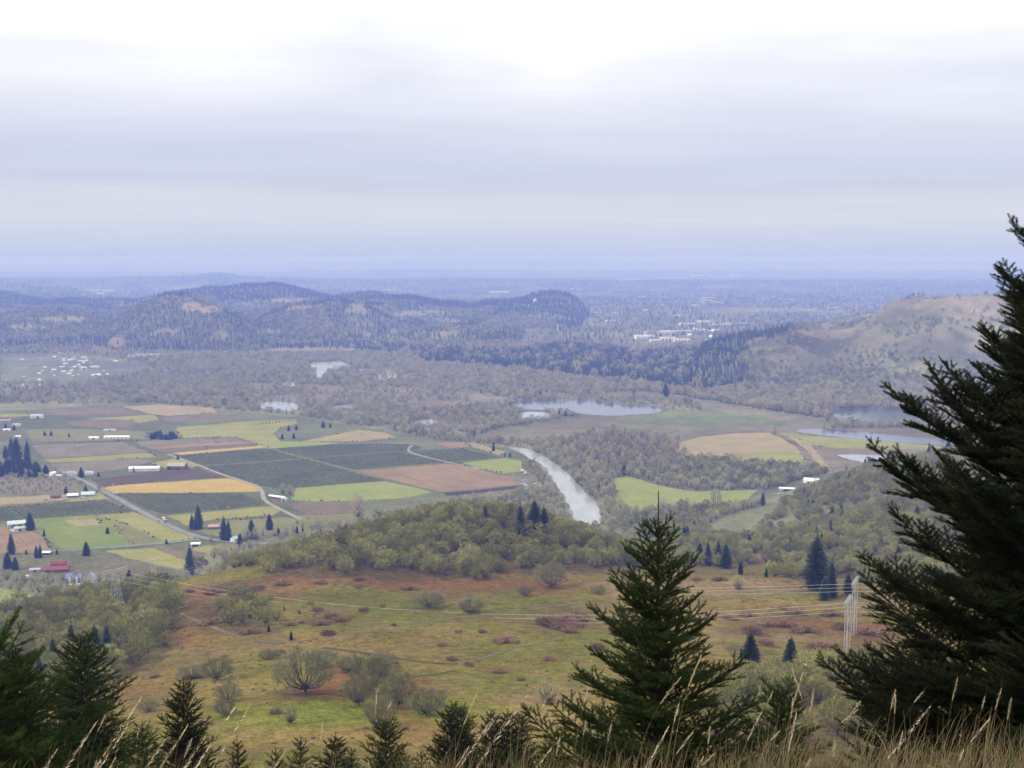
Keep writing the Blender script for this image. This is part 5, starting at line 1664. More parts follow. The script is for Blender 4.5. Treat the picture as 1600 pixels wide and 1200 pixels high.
def building(name, label, cat, px, py, l, w, h, rise, roof, wall, rz, openings=(), group=None, dormers=0, chimney=False):
    x, y = flat(px, py)
    z = float(ground_z(np.array([x]), np.array([y]))[0])
    t = bpy.data.objects.new(name, None); COL.objects.link(t)
    t.location = (x, y, z); t.rotation_euler = (0, 0, rz)
    tag(t, label, cat, group)
    V, F = gable_body(w, l, h, rise)
    link('wall', new_mesh('wall', V, F, [BM[wall]]), t)
    V, F = gable_roof(w, l, h, rise)
    rf = link('roof', new_mesh('roof', V, F, [BM[roof]]), t)
    if chimney:
        link('chimney', boxmesh('chimney', 0.9, 0.9, 2.0, BM['brown'], (l * .2, w * .1, h + rise + 0.5)), rf)
    for d in range(dormers):
        xx = (d - (dormers - 1) / 2) * l / max(1, dormers) * 0.9
        V, F = gable_body(2.2, 2.6, h + 1.6, 1.1)
        V = [(v[1] + xx, v[0] - w / 2 + 0.9, v[2]) for v in V]
        link('dormer', new_mesh('dormer', V, F, [BM['white']]), rf)
        V, F = gable_roof(2.2, 2.6, h + 1.6, 1.1, 0.3, 0.1)
        V = [(v[1] + xx, v[0] - w / 2 + 0.9, v[2]) for v in V]
        link('dormer_roof', new_mesh('dormer_roof', V, F, [BM[roof]]), rf)
    for kind, side, pos, ww, hh, zz in openings:
        # side: 's' long near side, 'e' / 'w' gable ends
        if side == 's':
            me = boxmesh(kind, ww, 0.12, hh, BM['glass' if kind == 'window' else 'dark'], (pos, -w / 2 - 0.03, zz + hh / 2))
        else:
            sx = l / 2 + 0.03 if side == 'e' else -l / 2 - 0.03
            me = boxmesh(kind, 0.12, ww, hh, BM['glass' if kind == 'window' else 'dark'], (sx, pos, zz + hh / 2))
        ob = link(kind, me, t)
        if kind == 'window':
            for s_ in (-1, 1):
                if side == 's':
                    link('window_trim', boxmesh('window_trim', 0.15, 0.16, hh + .2, BM['white'], (pos + s_ * (ww / 2 + .07), -w / 2 - 0.05, zz + hh / 2)), ob)
                else:
                    link('window_trim', boxmesh('window_trim', 0.16, 0.15, hh + .2, BM['white'], (sx * 1.003, pos + s_ * (ww / 2 + .07), zz + hh / 2)), ob)
    return t


def wins(n, l, ww=1.3, hh=1.4, z=1.0, side='s'):
    return [('window', side, (i - (n - 1) / 2) * l / n, ww, hh, z) for i in range(n)]


building('barn', 'long low barn with a white metal roof, left of the tan barn', 'barn', 226, 735, 45, 13, 4, 2.6, 'white', 'white', 0.10, wins(9, 42, 2.0, 1.2, 1.4) + [('door', 'w', 0, 4, 3.2, 0)])
building('barn', 'tan-roofed barn with a dark open front, right of the long white barn', 'barn', 277, 733, 27, 17, 6, 4.0, 'tan', 'brown', -0.05, [('door', 's', -9, 6, 4.5, 0), ('door', 's', 3, 9, 2.8, 0), ('door', 'w', 0, 5, 4, 0)])
building('shed', 'grey lean-to shed at the right of the tan barn', 'shed', 291, 731, 9, 8, 3, 1.0, 'grey', 'tan', -0.05, [('door', 's', 0, 3, 2.2, 0)])
building('shed', 'long narrow white-roofed shed at the crossing of two farm tracks', 'shed', 434, 779, 27, 7, 3, 1.2, 'white', 'brown', -0.55, wins(5, 24, 1.6, 1.1, 1.2) + [('door', 'e', 0, 3, 2.4, 0)])
building('shed', 'small grey shed at the near end of the long narrow one', 'shed', 446, 782, 9, 7, 3, 1.0, 'grey', 'grey', -0.55, [('door', 's', 0, 3, 2.2, 0)])
building('house', 'brown farmhouse with a white roof, left of the pale green roof', 'house', 114, 777, 14, 9, 3.2, 2.4, 'white', 'brown', 0.25, wins(3, 12) + [('door', 'e', 0, 1.2, 2.1, 0)], chimney=True)
building('house', 'farmhouse with a wide pale green roof at the road bend', 'house', 138, 775, 17, 11, 3.2, 3.0, 'mint', 'grey', 0.20, wins(4, 15) + [('door', 's', 0, 1.2, 2.1, 0)], chimney=True)
building('shed', 'small white shed at the right edge of the filbert orchard', 'shed', 83, 743, 9, 7, 4, 2.0, 'white', 'white', 0.9, [('door', 's', 0, 2, 2.2, 0)])
building('shed', 'low white lean-to beside the small orchard shed', 'shed', 92, 745, 9, 5, 2.5, .8, 'white', 'white', 0.1, [('door', 's', 0, 2, 1.8, 0)])
building('shed', 'brown yard shed left of the brown farmhouse', 'shed', 87, 778, 12, 7, 3, 1.4, 'brown', 'brown', 0.1, [('door', 's', 0, 2, 2.2, 0)])
building('house', 'low white house behind the dark tree at the road start', 'house', 112, 741, 14, 8, 3, 1.6, 'tan', 'white', 0.0, wins(3, 11))
building('house', 'white cottage hidden between dark trees behind the purple field', 'house', 140, 741, 11, 8, 3, 1.8, 'grey', 'white', 0.0, wins(2, 8))
building('barn', 'big metal building with a pale green roof by the tall dark fir', 'barn', 26, 823, 20, 16, 5, 2.6, 'mint', 'grey', 0.45, [('door', 's', -4, 4, 3.6, 0), ('door', 's', 3, 4, 3.6, 0), ('door', 'e', 0, 4, 3, 0)])
building('shed', 'cream annexe in front of the pale green metal building', 'shed', 31, 829, 13, 8, 3.5, 1.6, 'cream', 'cream', 0.45, [('door', 's', 0, 3, 2.4, 0)])
building('house', 'larger house with a slate-blue roof and white dormers', 'house', 116, 909, 15, 10, 4.6, 3.6, 'blue', 'brown', 0.15, wins(4, 13, 1.2, 1.5, 1.0) + [('door', 's', 1.6, 1.2, 2.1, 0)] + wins(2, 6, 1.2, 1.4, 1.2, 'e'), dormers=2, chimney=True)
building('porch', 'white railed deck in front of the larger blue-roofed house', 'deck', 118, 914, 11, 3, 0.8, 0.1, 'white', 'white', 0.15)
building('house', 'smaller blue-roofed house with a white-trimmed gable', 'house', 147, 908, 12, 9, 4.2, 3.6, 'blue', 'white', -0.9, wins(3, 10, 1.1, 1.4, 1.2) + wins(2, 5, 1.1, 1.4, 1.2, 'e') + [('door', 'w', 0, 1.1, 2.1, 0)], dormers=1)
building('barn', 'long low red barn with a dull red roof near the left edge', 'barn', 88, 893, 24, 10, 3.2, 2.6, 'darkred', 'red', 0.22, wins(3, 12, 1.2, 1.1, 1.2) + [('door', 'e', 0, 3, 2.4, 0)])
building('barn', 'bright red upper barn behind the long low red one', 'barn', 92, 887, 15, 8, 4.4, 2.2, 'red', 'red', 0.22, [('door', 'e', 0, 3, 2.8, 0)] + wins(3, 12))
building('shed', 'small grey shed in the trees left of the red barn', 'shed', 55, 893, 10, 6, 2.6, 1, 'grey', 'grey', 0.3, [('door', 's', 0, 2, 2, 0)])
building('shed', 'white-roofed shelter behind the slim firs', 'shed', 73, 866, 9, 6, 2.4, 1, 'white', 'brown', 0.05, [('door', 's', 0, 6, 1.9, 0)])
building('stand', 'white-roofed roadside stand where the two roads meet', 'stand', 306, 853, 10, 8, 3.0, 1.2, 'white', 'grey', 0.12, [('door', 's', 0, 7, 2.2, 0)])
building('house', 'cottage with a red and pink roof between the fir clumps', 'house', 334, 826, 12, 8, 3, 2.2, 'pinkroof', 'brown', 0.1, wins(3, 10) + [('door', 's', 0, 1.1, 2, 0)], chimney=True)
building('shed', 'small upright white shed beside the bushy fir', 'shed', 366, 847, 7, 6, 4.4, 2.2, 'mint', 'white', 1.1, wins(2, 5, 1, 1.2, 1.4) + [('door', 'w', 0, 1.2, 2, 0)])
building('shed', 'long white packing shed at the right end of the bright pasture', 'shed', 1229, 782, 20, 8, 3, 1.2, 'white', 'grey', -0.25, [('door', 's', 0, 8, 2.2, 0)])
building('shed', 'white arched-looking farm shed behind the packing shed', 'shed', 1264, 778, 14, 10, 4, 2.8, 'white', 'white', -0.5, [('door', 'e', 0, 3, 3, 0), ('door', 's', 0, 3, 2.6, 0)])
building('shed', 'tiny white shed at the right of the arched farm shed', 'shed', 1276, 780, 4, 4, 3, 1, 'white', 'white', 0.0, [('door', 's', 0, 1.5, 2, 0)])
building('greenhouse', 'long white greenhouse beyond the grey field', 'greenhouse', 183, 685, 44, 10, 3, 2.2, 'white', 'white', 0.03, wins(6, 40, 3, 1.4, 1.0))
building('shed', 'short white shed left of the long greenhouse', 'shed', 147, 686, 17, 8, 3, 1.6, 'white', 'white', 0.03, [('door', 's', 0, 4, 2.4, 0)])
building('barn', 'white barn at the end of the far farm track', 'barn', 58, 653, 24, 12, 5, 3, 'grey', 'white', 0.1, [('door', 's', 3, 5, 3.4, 0)] + wins(4, 20))
building('house', 'dark-roofed house at the far left farm', 'house', 7, 657, 22, 10, 4, 3, 'brown', 'white', 0.1, wins(4, 18))
building('house', 'pale house between the two firs at the far left farm', 'house', 26, 666, 14, 9, 3.4, 2, 'grey', 'white', 0.2, wins(3, 12))
building('shed', 'white shed in front of the far left farm', 'shed', 11, 673, 13, 7, 2.6, 1.2, 'white', 'white', 0.1, [('door', 's', 0, 3, 2, 0)])
building('shed', 'white hut below the dark grove', 'shed', 28, 684, 10, 6, 3, 1.2, 'white', 'white', 0.2, [('door', 's', 0, 2, 2, 0)])
building('shed', 'low pale shed beside the rounded evergreen clump', 'shed', 172, 673, 22, 7, 2.6, 1.0, 'grey', 'white', 0.1, [('door', 's', 0, 3, 2, 0)])

# towns seen as pale specks: each roof a building of its own, sharing a few meshes
SPECK = []
for i, (l, w, h, rise, rf, wl) in enumerate([(13, 9, 4, 2.6, 'white', 'white'), (15, 9, 4, 2.8, 'grey', 'cream'), (12, 9, 5, 2.6, 'blue', 'white'), (22, 12, 5, 2.4, 'white', 'grey'), (14, 9, 4, 2.6, 'brown', 'cream')]):
    V1, F1 = gable_body(w, l, h, rise); V2, F2 = gable_roof(w, l, h, rise)
    SPECK.append(new_mesh('far_house', V1 + V2, F1 + [tuple(k + len(V1) for k in f) for f in F2], [BM[wl], BM[rf]], [0] * len(F1) + [1] * len(F2)))


def flat_roofed(name, l, w, h, wall='white', roof='concrete', doors=5):
    V = [(-l / 2, -w / 2, 0), (l / 2, -w / 2, 0), (l / 2, w / 2, 0), (-l / 2, w / 2, 0), (-l / 2, -w / 2, h), (l / 2, -w / 2, h), (l / 2, w / 2, h), (-l / 2, w / 2, h),
         (-l / 2 + .6, -w / 2 + .6, h), (l / 2 - .6, -w / 2 + .6, h), (l / 2 - .6, w / 2 - .6, h), (-l / 2 + .6, w / 2 - .6, h),
         (-l / 2 + .6, -w / 2 + .6, h - .8), (l / 2 - .6, -w / 2 + .6, h - .8), (l / 2 - .6, w / 2 - .6, h - .8), (-l / 2 + .6, w / 2 - .6, h - .8)]
    F = [(0, 1, 5, 4), (1, 2, 6, 5), (2, 3, 7, 6), (3, 0, 4, 7), (4, 5, 9, 8), (5, 6, 10, 9), (6, 7, 11, 10), (7, 4, 8, 11), (8, 9, 13, 12), (9, 10, 14, 13), (10, 11, 15, 14), (11, 8, 12, 15), (12, 13, 14, 15)]
    M = [0] * 8 + [0] * 4 + [1]
    for i in range(doors):
        x = (i - (doors - 1) / 2) * l / doors; n = len(V)
        V += [(x - l / doors * .25, -w / 2 - .1, .2), (x + l / doors * .25, -w / 2 - .1, .2), (x + l / doors * .25, -w / 2 - .1, h * .55), (x - l / doors * .25, -w / 2 - .1, h * .55)]
        F.append((n, n + 1, n + 2, n + 3)); M.append(2)
    return new_mesh(name, V, F, [BM[wall], BM[roof], BM['glass']], M)


WARE = [flat_roofed('warehouse', 60, 30, 9), flat_roofed('warehouse', 90, 35, 8, 'cream'), flat_roofed('warehouse', 45, 45, 12, 'white')]


def speck(px, py, name, me, label, cat, group, s=1.0, rz=None, zs=1.0):
    Yv = (CAM_Z) / float(tan_dep(py)); x, _ = ray_xy(px, py, Yv); x = float(x)
    # climb to the ground there
    for _ in range(3):
        z = float(ground_z(np.array([x]), np.array([Yv]))[0])
        Yv = (CAM_Z - z) / float(tan_dep(py)); x = float(ray_xy(px, py, Yv)[0])
    z = float(ground_z(np.array([x]), np.array([Yv]))[0])
    o = link(name, me, loc=(x, Yv, z), rz=rz if rz is not None else float(rng.uniform(-0.5, 0.5)))
    o.scale = (s, s, s * zs)
    return tag(o, label, cat, group)


TOWN = [(115, 573, 62, 15, 58, 'pale-roofed house in the village at the foot of the wooded hills', 'houses of the village under the hills'),
        (40, 597, 42, 8, 20, 'pale-roofed house in the hamlet left of the village', 'houses of the hamlet at the left edge'),
        (90, 545, 20, 12, 12, 'pale house on the slope above the village', 'houses on the slope above the village'),
        (75, 611, 14, 2, 5, 'pale house on the lane below the hamlet', 'houses on the lane below the hamlet'),
        (560, 548, 60, 3, 8, 'small pale house at the foot of the middle hill', 'houses at the foot of the middle hill'),
        (1095, 525, 50, 10, 16, 'small pale house beside the big mill buildings', 'houses beside the mill'), (1010, 486, 60, 16, 14, 'small pale house on the plain beyond the gap', 'houses beyond the gap'),
        (570, 576, 22, 4, 5, 'small house in the woods between the river bends', 'houses between the river bends')]
for cx, cy_, rx, ry, n, label, group in TOWN:
    for i in range(n):
        px, py = cx + rx * float(np.clip(rng.normal() * .55, -1.3, 1.3)), cy_ + ry * rng.uniform(-1, 1)
        far = 1.0 if py > 530 else 2.2
        look = ('white', 'grey', 'blue-grey', 'long white', 'brown')
        v = int(rng.integers(5))
        speck(px, py, 'far_house', SPECK[v], label.replace('pale', look[v], 1), 'house', group, s=0.6 * far)

for px, py, s, v, label in [(235, 557, 1.0, 1, 'long cream warehouse at the foot of the hills, biggest of its row'), (214, 559, .9, 0, 'pale warehouse at the left end of the row under the hills'), (262, 556, .8, 0, 'pale warehouse at the right end of the row under the hills'),
                            (300, 556, .5, 0, 'small pale shed right of the warehouse row'), (148, 575, .5, 2, 'square white hall in the middle of the village'), (130, 565, .5, 0, 'white hall at the upper side of the village')]:
    speck(px, py, 'warehouse', WARE[v], label, 'warehouse', 'warehouses by the village', s, 0.1)
for px, py, s, v, label in [(1001, 530, 1.0, 2, 'tall white mill building at the left end of the mill'), (1015, 528, .8, 2, 'second tall white mill building'), (1030, 524, 1.5, 1, 'broad cream mill hall at the back of the mill'), (1055, 522, 1.5, 1, 'broad cream mill hall at the back, right one'),
                            (1045, 532, 1.1, 0, 'white mill hall at the front, middle'), (1065, 534, 1.0, 0, 'white mill hall at the front, right'), (1025, 534, .8, 0, 'white mill hall at the front, left'), (1085, 519, .9, 1, 'low cream store right of the mill')]:
    speck(px, py, 'mill_building', WARE[v], label, 'mill building', 'buildings of the big mill', s, 0.15, 1.3)
for px, py, s, v, label in [(1073, 508, 1.2, 0, 'reddish-grey hall left of the white works'), (1098, 506, 1.3, 2, 'tall white works hall beyond the mill'), (1118, 509, 1.0, 0, 'white works hall, middle of the row beyond the mill'), (1135, 509, 1.1, 0, 'white works hall, third of the row beyond the mill'), (1150, 508, 1.3, 1, 'low cream works hall at the right end of the row')]:
    speck(px, py, 'works_hall', WARE[v], label, 'works hall', 'works halls beyond the mill', s, 0.1)
FAR_W = [(148, 448, 3.2), (160, 451, 3.2), (200, 452, 2.0), (404, 442, 2.5), (556, 452, 3.0), (610, 455, 2.5), (650, 457, 2.5), (780, 447, 3), (800, 443, 3), (975, 439, 3), (990, 438, 4), (1045, 435, 4), (1060, 436, 3), (1090, 432, 4), (1150, 430, 4), (1210, 430, 3),
         (955, 456, 2.0), (1005, 465, 1.5), (1300, 482, 1.2), (1265, 485, 1.2), (1245, 506, .7), (1253, 509, .6), (1205, 465, 1.2), (1190, 468, 1.3), (1330, 425, 4), (1370, 424, 4), (1410, 425, 3.5), (935, 489, 1.2), (945, 494, 1.3), (955, 502, 1.0), (1230, 468, 1.5), (900, 446, 2.5), (1120, 433, 4)]
for px, py, s in FAR_W:
    pl = 'left of the gap, beyond the wooded hills' if px < 820 else 'straight beyond the gap' if px < 1100 else 'on the plain at the right, near the horizon' if py < 440 else 'on the dark wooded plain at the right'
    speck(px, py, 'far_hall', WARE[int(rng.integers(3))], ('large' if s > 2.4 else 'small') + ' pale industrial hall ' + pl, 'industrial hall', 'halls scattered over the far plain', s * 0.95, 0.1, 0.55)

# cement works with its tower and conveyor, chimney, water tank
Yt = CAM_Z / float(tan_dep(478)); xt = float(ray_xy(1097, 478, Yt)[0]); k = Yt / FPX
t = bpy.data.objects.new('plant_tower', None); COL.objects.link(t); t.location = (xt, Yt, 0)
tag(t, 'grey works with a tall double tower and a long sloping conveyor', 'works tower')
link('tower', boxmesh('tower', 3.2 * k, 4 * k, 12 * k, BM['grey'], (-1.2 * k, 0, 6 * k)), t)
link('tower', boxmesh('tower', 2.6 * k, 4 * k, 11 * k, BM['concrete'], (2.2 * k, 0, 5.5 * k)), t)
link('roof_beam', boxmesh('roof_beam', 18 * k, 2 * k, 1 * k, BM['white'], (8 * k, 0, 13.0 * k)), t)
g = Geo(); g.limb((3 * k, 0, 10 * k), (34 * k, 0, 4 * k), 0.6 * k, 0.6 * k, 0, 4)
link('conveyor', g.mesh('conveyor', [BM['white']]), t)
link('shed', boxmesh('shed', 16 * k, 5 * k, 2.0 * k, BM['white'], (-12 * k, 0, 1 * k)), t)

xt, Yt = 0, 0
Yt = CAM_Z / float(tan_dep(519)); xt = float(ray_xy(871, 519, Yt)[0]); k = Yt / FPX
g = Geo(); g.limb((0, 0, 0), (0, 0, 13 * k), 0.8 * k, 0.5 * k, 0, 8); g.limb((0, 0, 13 * k), (0, 0, 13.4 * k), 0.7 * k, 0.7 * k, 0, 8)
tag(link('chimney', g.mesh('chimney', [BM['white']]), loc=(xt, Yt, 0)), 'thin pale chimney at the foot of the wooded knob', 'chimney')
xx, Yw = float(ray_xy(836, 460, 6300)[0]), 6300
zz = float(ground_z(np.array([xx]), np.array([float(Yw)]))[0]); k = Yw / FPX
g = Geo()
prof = [(0, 3.2), (5, 3.2), (6.5, 2.6), (7.4, 0.3)]
for (z0, r0), (z1, r1) in zip(prof, prof[1:]):
    g.limb((0, 0, z0 * k), (0, 0, z1 * k), r0 * k, r1 * k, 0, 16)
tag(link('water_tank', g.mesh('water_tank', [BM['concrete']]), loc=(xx, Yw, zz + 3)), 'pale round water tank on the wooded ridge', 'water tank')

# steam from a far works
Yp = 13000.0
xp = float(ray_xy(398, 441, Yp)[0]); k = Yp / FPX
g = Geo(); rr = np.random.default_rng(8)
import bmesh
bm = bmesh.new()
for i in range(16):
    u = i / 15
    c = (xp + (-4 + 14 * u + rr.normal() * .8) * k, Yp + rr.normal() * 2 * k, (1.5 + 4.5 * u ** .7 + rr.normal() * .5) * k)
    r_ = bmesh.ops.create_icosphere(bm, subdivisions=2, radius=(1.0 + 1.3 * rr.random()) * k)
    for v in r_['verts']:
        v.co *= 1 + 0.12 * rr.normal()
        v.co.x += c[0]; v.co.y += c[1]; v.co.z += c[2]
me = bpy.data.meshes.new('steam'); bm.to_mesh(me); bm.free()
me.materials.append(pm('steam_white', (0.85, 0.85, 0.85), 1.0, var=.05))
tag(link('steam', me), kind='stuff')


# ------------------------------------------------------------------ vehicles: tiny in the picture, still a body, glass and four wheels
def car_mesh(name, paint, l=4.6, w=1.8, box=False):
    g = Geo()
    V, F, M = [], [], []

    def bx(x0, x1, y0, y1, z0, z1, m, tx=0.0):
        n = len(V)
        V.extend([(x0, y0, z0), (x1, y0, z0), (x1, y1, z0), (x0, y1, z0), (x0 + tx, y0 + tx * .4, z1), (x1 - tx, y0 + tx * .4, z1), (x1 - tx, y1 - tx * .4, z1), (x0 + tx, y1 - tx * .4, z1)])
        for f in ((0, 3, 2, 1), (4, 5, 6, 7), (0, 1, 5, 4), (1, 2, 6, 5), (2, 3, 7, 6), (3, 0, 4, 7)):
            F.append(tuple(n + i for i in f)); M.append(m)
    bx(-l / 2, l / 2, -w / 2, w / 2, .35, 1.0, 0, .06)
    bx(-l * .30, l * .22, -w / 2 + .06, w / 2 - .06, 1.0, 1.55, 1, .35)
    bx(-l * .22, l * .14, -w / 2 + .2, w / 2 - .2, 1.55, 1.62, 0, .02)
    if box:
        bx(-l / 2, l * .05, -w / 2, w / 2, 1.0, 2.4, 0)
    for sx in (-l * .32, l * .32):
        for sy in (-w / 2, w / 2):
            n = len(V)
            for yy in (sy - .1, sy + .1):
                for a in range(10):
                    V.append((sx + .34 * math.cos(a * .6283), yy, .34 + .34 * math.sin(a * .6283)))
            for a in range(10):
                b = (a + 1) % 10
                F.append((n + a, n + b, n + 10 + b, n + 10 + a)); M.append(2)
            F.append(tuple(n + i for i in range(10))); M.append(2)
            F.append(tuple(n + 19 - i for i in range(10))); M.append(2)
    return new_mesh(name, V, F, [paint, BM['glass'], BM['dark']], M)


P_W, P_B, P_R, P_S = pm('car_white', (.75, .75, .75), .4), pm('car_blue', (.08, .12, .25), .4), pm('car_red', (.3, .04, .04), .4), pm('car_silver', (.45, .46, .48), .4)
CM = [car_mesh('parked_car', p) for p in (P_W, P_B, P_R, P_S)] + [car_mesh('parked_van', P_W, 5.4, 2.0, True)]
for px, py, v, label in [(257, 813, 4, 'white van driving on the farm road'), (180, 772, 0, 'white car at the start of the yellow field'), (818, 737, 4, 'white van at the edge of the river yard, upper'), (823, 741, 4, 'white van at the edge of the river yard, lower'),
                         (819, 752, 0, 'white car in the river yard, top of the four'), (822, 755, 3, 'silver car in the river yard, second of the four'), (818, 757, 0, 'white car in the river yard, third of the four'), (821, 759, 0, 'white car in the river yard, bottom of the four'),
                         (833, 755, 2, 'red car alone at the right of the river yard'), (835, 757, 0, 'white car just below the red one in the river yard'), (93, 783, 0, 'white car in front of the brown yard shed'), (72, 782, 3, 'silver car at the left of the farm yard'), (128, 779, 0, 'white car between the two farmhouses'),
                         (22, 832, 4, 'white van in front of the pale green metal building'), (46, 904, 4, 'white van under the trees left of the red barn'), (100, 893, 0, 'white car at the end of the red barn'),
                         (1212, 785, 3, 'silver car at the left of the packing shed'), (1220, 786, 0, 'white car beside the packing shed')]:
    x, y = flat(px, py)
    z = float(ground_z(np.array([x]), np.array([y]))[0])
    tag(link('parked_van' if v == 4 else 'parked_car', CM[v], loc=(x, y, z + (0.5 if v == 4 and px == 257 else 0.3)), rz=ROW if px in (257,) else float(rng.uniform(-.6, .6)), scale=1.35), label, 'van' if v == 4 else 'car')
# ------------------------------------------------------------------ pylons and wires
M_STEEL = pm('galvanised_steel', (0.52, 0.52, 0.50), 0.5, var=.08)
M_WIRE = pm('wire', (0.55, 0.55, 0.53), 0.4, var=.05)


def lattice_leg(g, b, t_, wb, wt, n, r=0.07):
    """square lattice mast from b to t_"""
    b = np.array(b, float); t_ = np.array(t_, float)
    cor = lambda f, i: b + (t_ - b) * f + np.array(((-1, 1, 1, -1)[i], (-1, -1, 1, 1)[i], 0)) * (wb + (wt - wb) * f) / 2
    for i in range(4):
        g.limb(cor(0, i), cor(1, i), r * 2, r * 2, 0, 4)
    for k in range(n):
        f0, f1 = k / n, (k + 1) / n
        for i in range(4):
            j = (i + 1) % 4
            g.limb(cor(f0, i), cor(f1, j), r, r, 0, 3)
            g.limb(cor(f0, j), cor(f1, i), r, r, 0, 3)
            g.limb(cor(f1, i), cor(f1, j), r, r, 0, 3)


def portal_pylon(px, py, H, label, rz):
    x, y, z = down(px, py)
    t = bpy.data.objects.new('pylon', None); COL.objects.link(t); t.location = (x, y, z); t.rotation_euler = (0, 0, rz)
    tag(t, label, 'pylon', 'portal pylons at the right')
    for s in (-1, 1):
        g = Geo(); lattice_leg(g, (s * 3.6, 0, -3), (s * 3.6, 0, H), 1.3, 0.9, 9, 0.028)
        link('leg', g.mesh('leg', [M_STEEL]), t)
    g = Geo(); 
    for zz in (H, H - 1.3):
        for yy in (-.5, .5):
            g.limb((-8, yy, zz), (8, yy, zz), .09, .09, 0, 4)
    for k in range(12):
        a, b = -8 + k * 16 / 12, -8 + (k + 1) * 16 / 12
        for yy in (-.5, .5):
            g.limb((a, yy, H), (b, yy, H - 1.3), .06, .06); g.limb((b, yy, H), (b, yy, H - 1.3), .06, .06)
        g.limb((a, -.5, H), (b, .5, H), .06, .06)
    link('crossarm', g.mesh('crossarm', [M_STEEL]), t)
    g = Geo(); g.limb((-3.2, 0, H * .25), (3.2, 0, H * .62), .08, .08); g.limb((3.2, 0, H * .25), (-3.2, 0, H * .62), .08, .08)
    link('bracing', g.mesh('bracing', [M_STEEL]), t)
    att = []
    for xx in (-7, 0, 7):
        g = Geo(); g.limb((xx, 0, H - 1.3), (xx, 0, H - 3.4), .10, .10, 0, 5)
        for q in range(6):
            g.limb((xx, 0, H - 1.6 - q * .28), (xx, 0, H - 1.72 - q * .28), .2, .2, 0, 6)
        link('insulator', g.mesh('insulator', [BM['grey']]), t)
        att.append(np.array((x + xx * math.cos(rz), y + xx * math.sin(rz), z + H - 3.4)))
    return att


def tapered_pylon(px, py, H, label, rz):
    x, y, z = down(px, py)
    t = bpy.data.objects.new('pylon', None); COL.objects.link(t); t.location = (x, y, z); t.rotation_euler = (0, 0, rz)
    tag(t, label, 'pylon', 'lattice pylons at the left')
    g = Geo(); lattice_leg(g, (0, 0, -2), (0, 0, H * .62), 6.0, 3.0, 5, 0.045)
    link('body', g.mesh('body', [M_STEEL]), t)
    g = Geo()
    for s in (-1, 1):
        g.limb((s * 1.5, 0, H * .62), (s * 4.2, 0, H), .10, .09, 0, 4); g.limb((s * 1.5, 0, H * .62), (s * 2.2, 0, H), .08, .07, 0, 4)
        for q in range(4):
            f0 = q / 4; f1 = (q + 1) / 4
            g.limb((s * (1.5 + 2.7 * f0), 0, H * (.62 + .38 * f0)), (s * (1.5 + .7 * f1), 0, H * (.62 + .38 * f1)), .06, .06)
    link('neck', g.mesh('neck', [M_STEEL]), t)
    g = Geo()
    for zz in (H, H - 1.2):
        for yy in (-.5, .5):
            g.limb((-8, yy, zz), (8, yy, zz), .09, .09, 0, 4)
    for k in range(12):
        a, b = -8 + k * 16 / 12, -8 + (k + 1) * 16 / 12
        for yy in (-.5, .5):
            g.limb((a, yy, H), (b, yy, H - 1.2), .05, .05)
    link('crossarm', g.mesh('crossarm', [M_STEEL]), t)
    att = []
    for xx in (-7, 0, 7):
        g = Geo(); g.limb((xx, 0, H - 1.2), (xx, 0, H - 3.2), .10, .10, 0, 5)
        link('insulator', g.mesh('insulator', [BM['grey']]), t)
        att.append(np.array((x + xx * math.cos(rz), y + xx * math.sin(rz), z + H - 3.2)))
    return att


A1 = portal_pylon(1323, 1018, 22.0, 'nearer portal pylon on two lattice legs beside the great fir', math.radians(66))
A2 = portal_pylon(1334, 992, 25.0, 'farther portal pylon rising just behind the nearer one', math.radians(66))
B1 = tapered_pylon(182, 948, 21.0, 'nearer lattice pylon standing in the left oak wood', math.radians(50))
B2 = tapered_pylon(240, 905, 20.0, 'farther faint lattice pylon right of the nearer left one', math.radians(50))
# the lines run on to the right, out of the picture
C1 = [a + np.array((330, -60, 30)) for a in A1]
C2 = [a + np.array((330, -60, 30)) for a in A2]


def wire(a, b, sag, label, grp):
    g = Geo(); n = 26
    P = [a + (b - a) * (i / n) - np.array((0, 0, sag * 4 * (i / n) * (1 - i / n))) for i in range(n + 1)]
    for p, q in zip(P, P[1:]):
        g.limb(p, q, .055, .055, 0, 4)
    tag(link('power_line', g.mesh('power_line', [M_WIRE])), label, 'power line', grp)


NTH = ('left', 'middle', 'right')
for i in range(3):
    wire(A1[i], B1[i], 13, '%s sagging wire between the two nearer pylons across the meadow' % NTH[i], 'wires across the meadow')
    wire(A2[i], B2[i], 12, '%s sagging wire between the two farther pylons across the meadow' % NTH[i], 'wires across the meadow')
    wire(A1[i], C1[i], 5, '%s wire from the nearer portal pylon into the great fir' % NTH[i], 'wires at the right')
    wire(A2[i], C2[i], 5, '%s wire from the farther portal pylon into the great fir' % NTH[i], 'wires at the right')

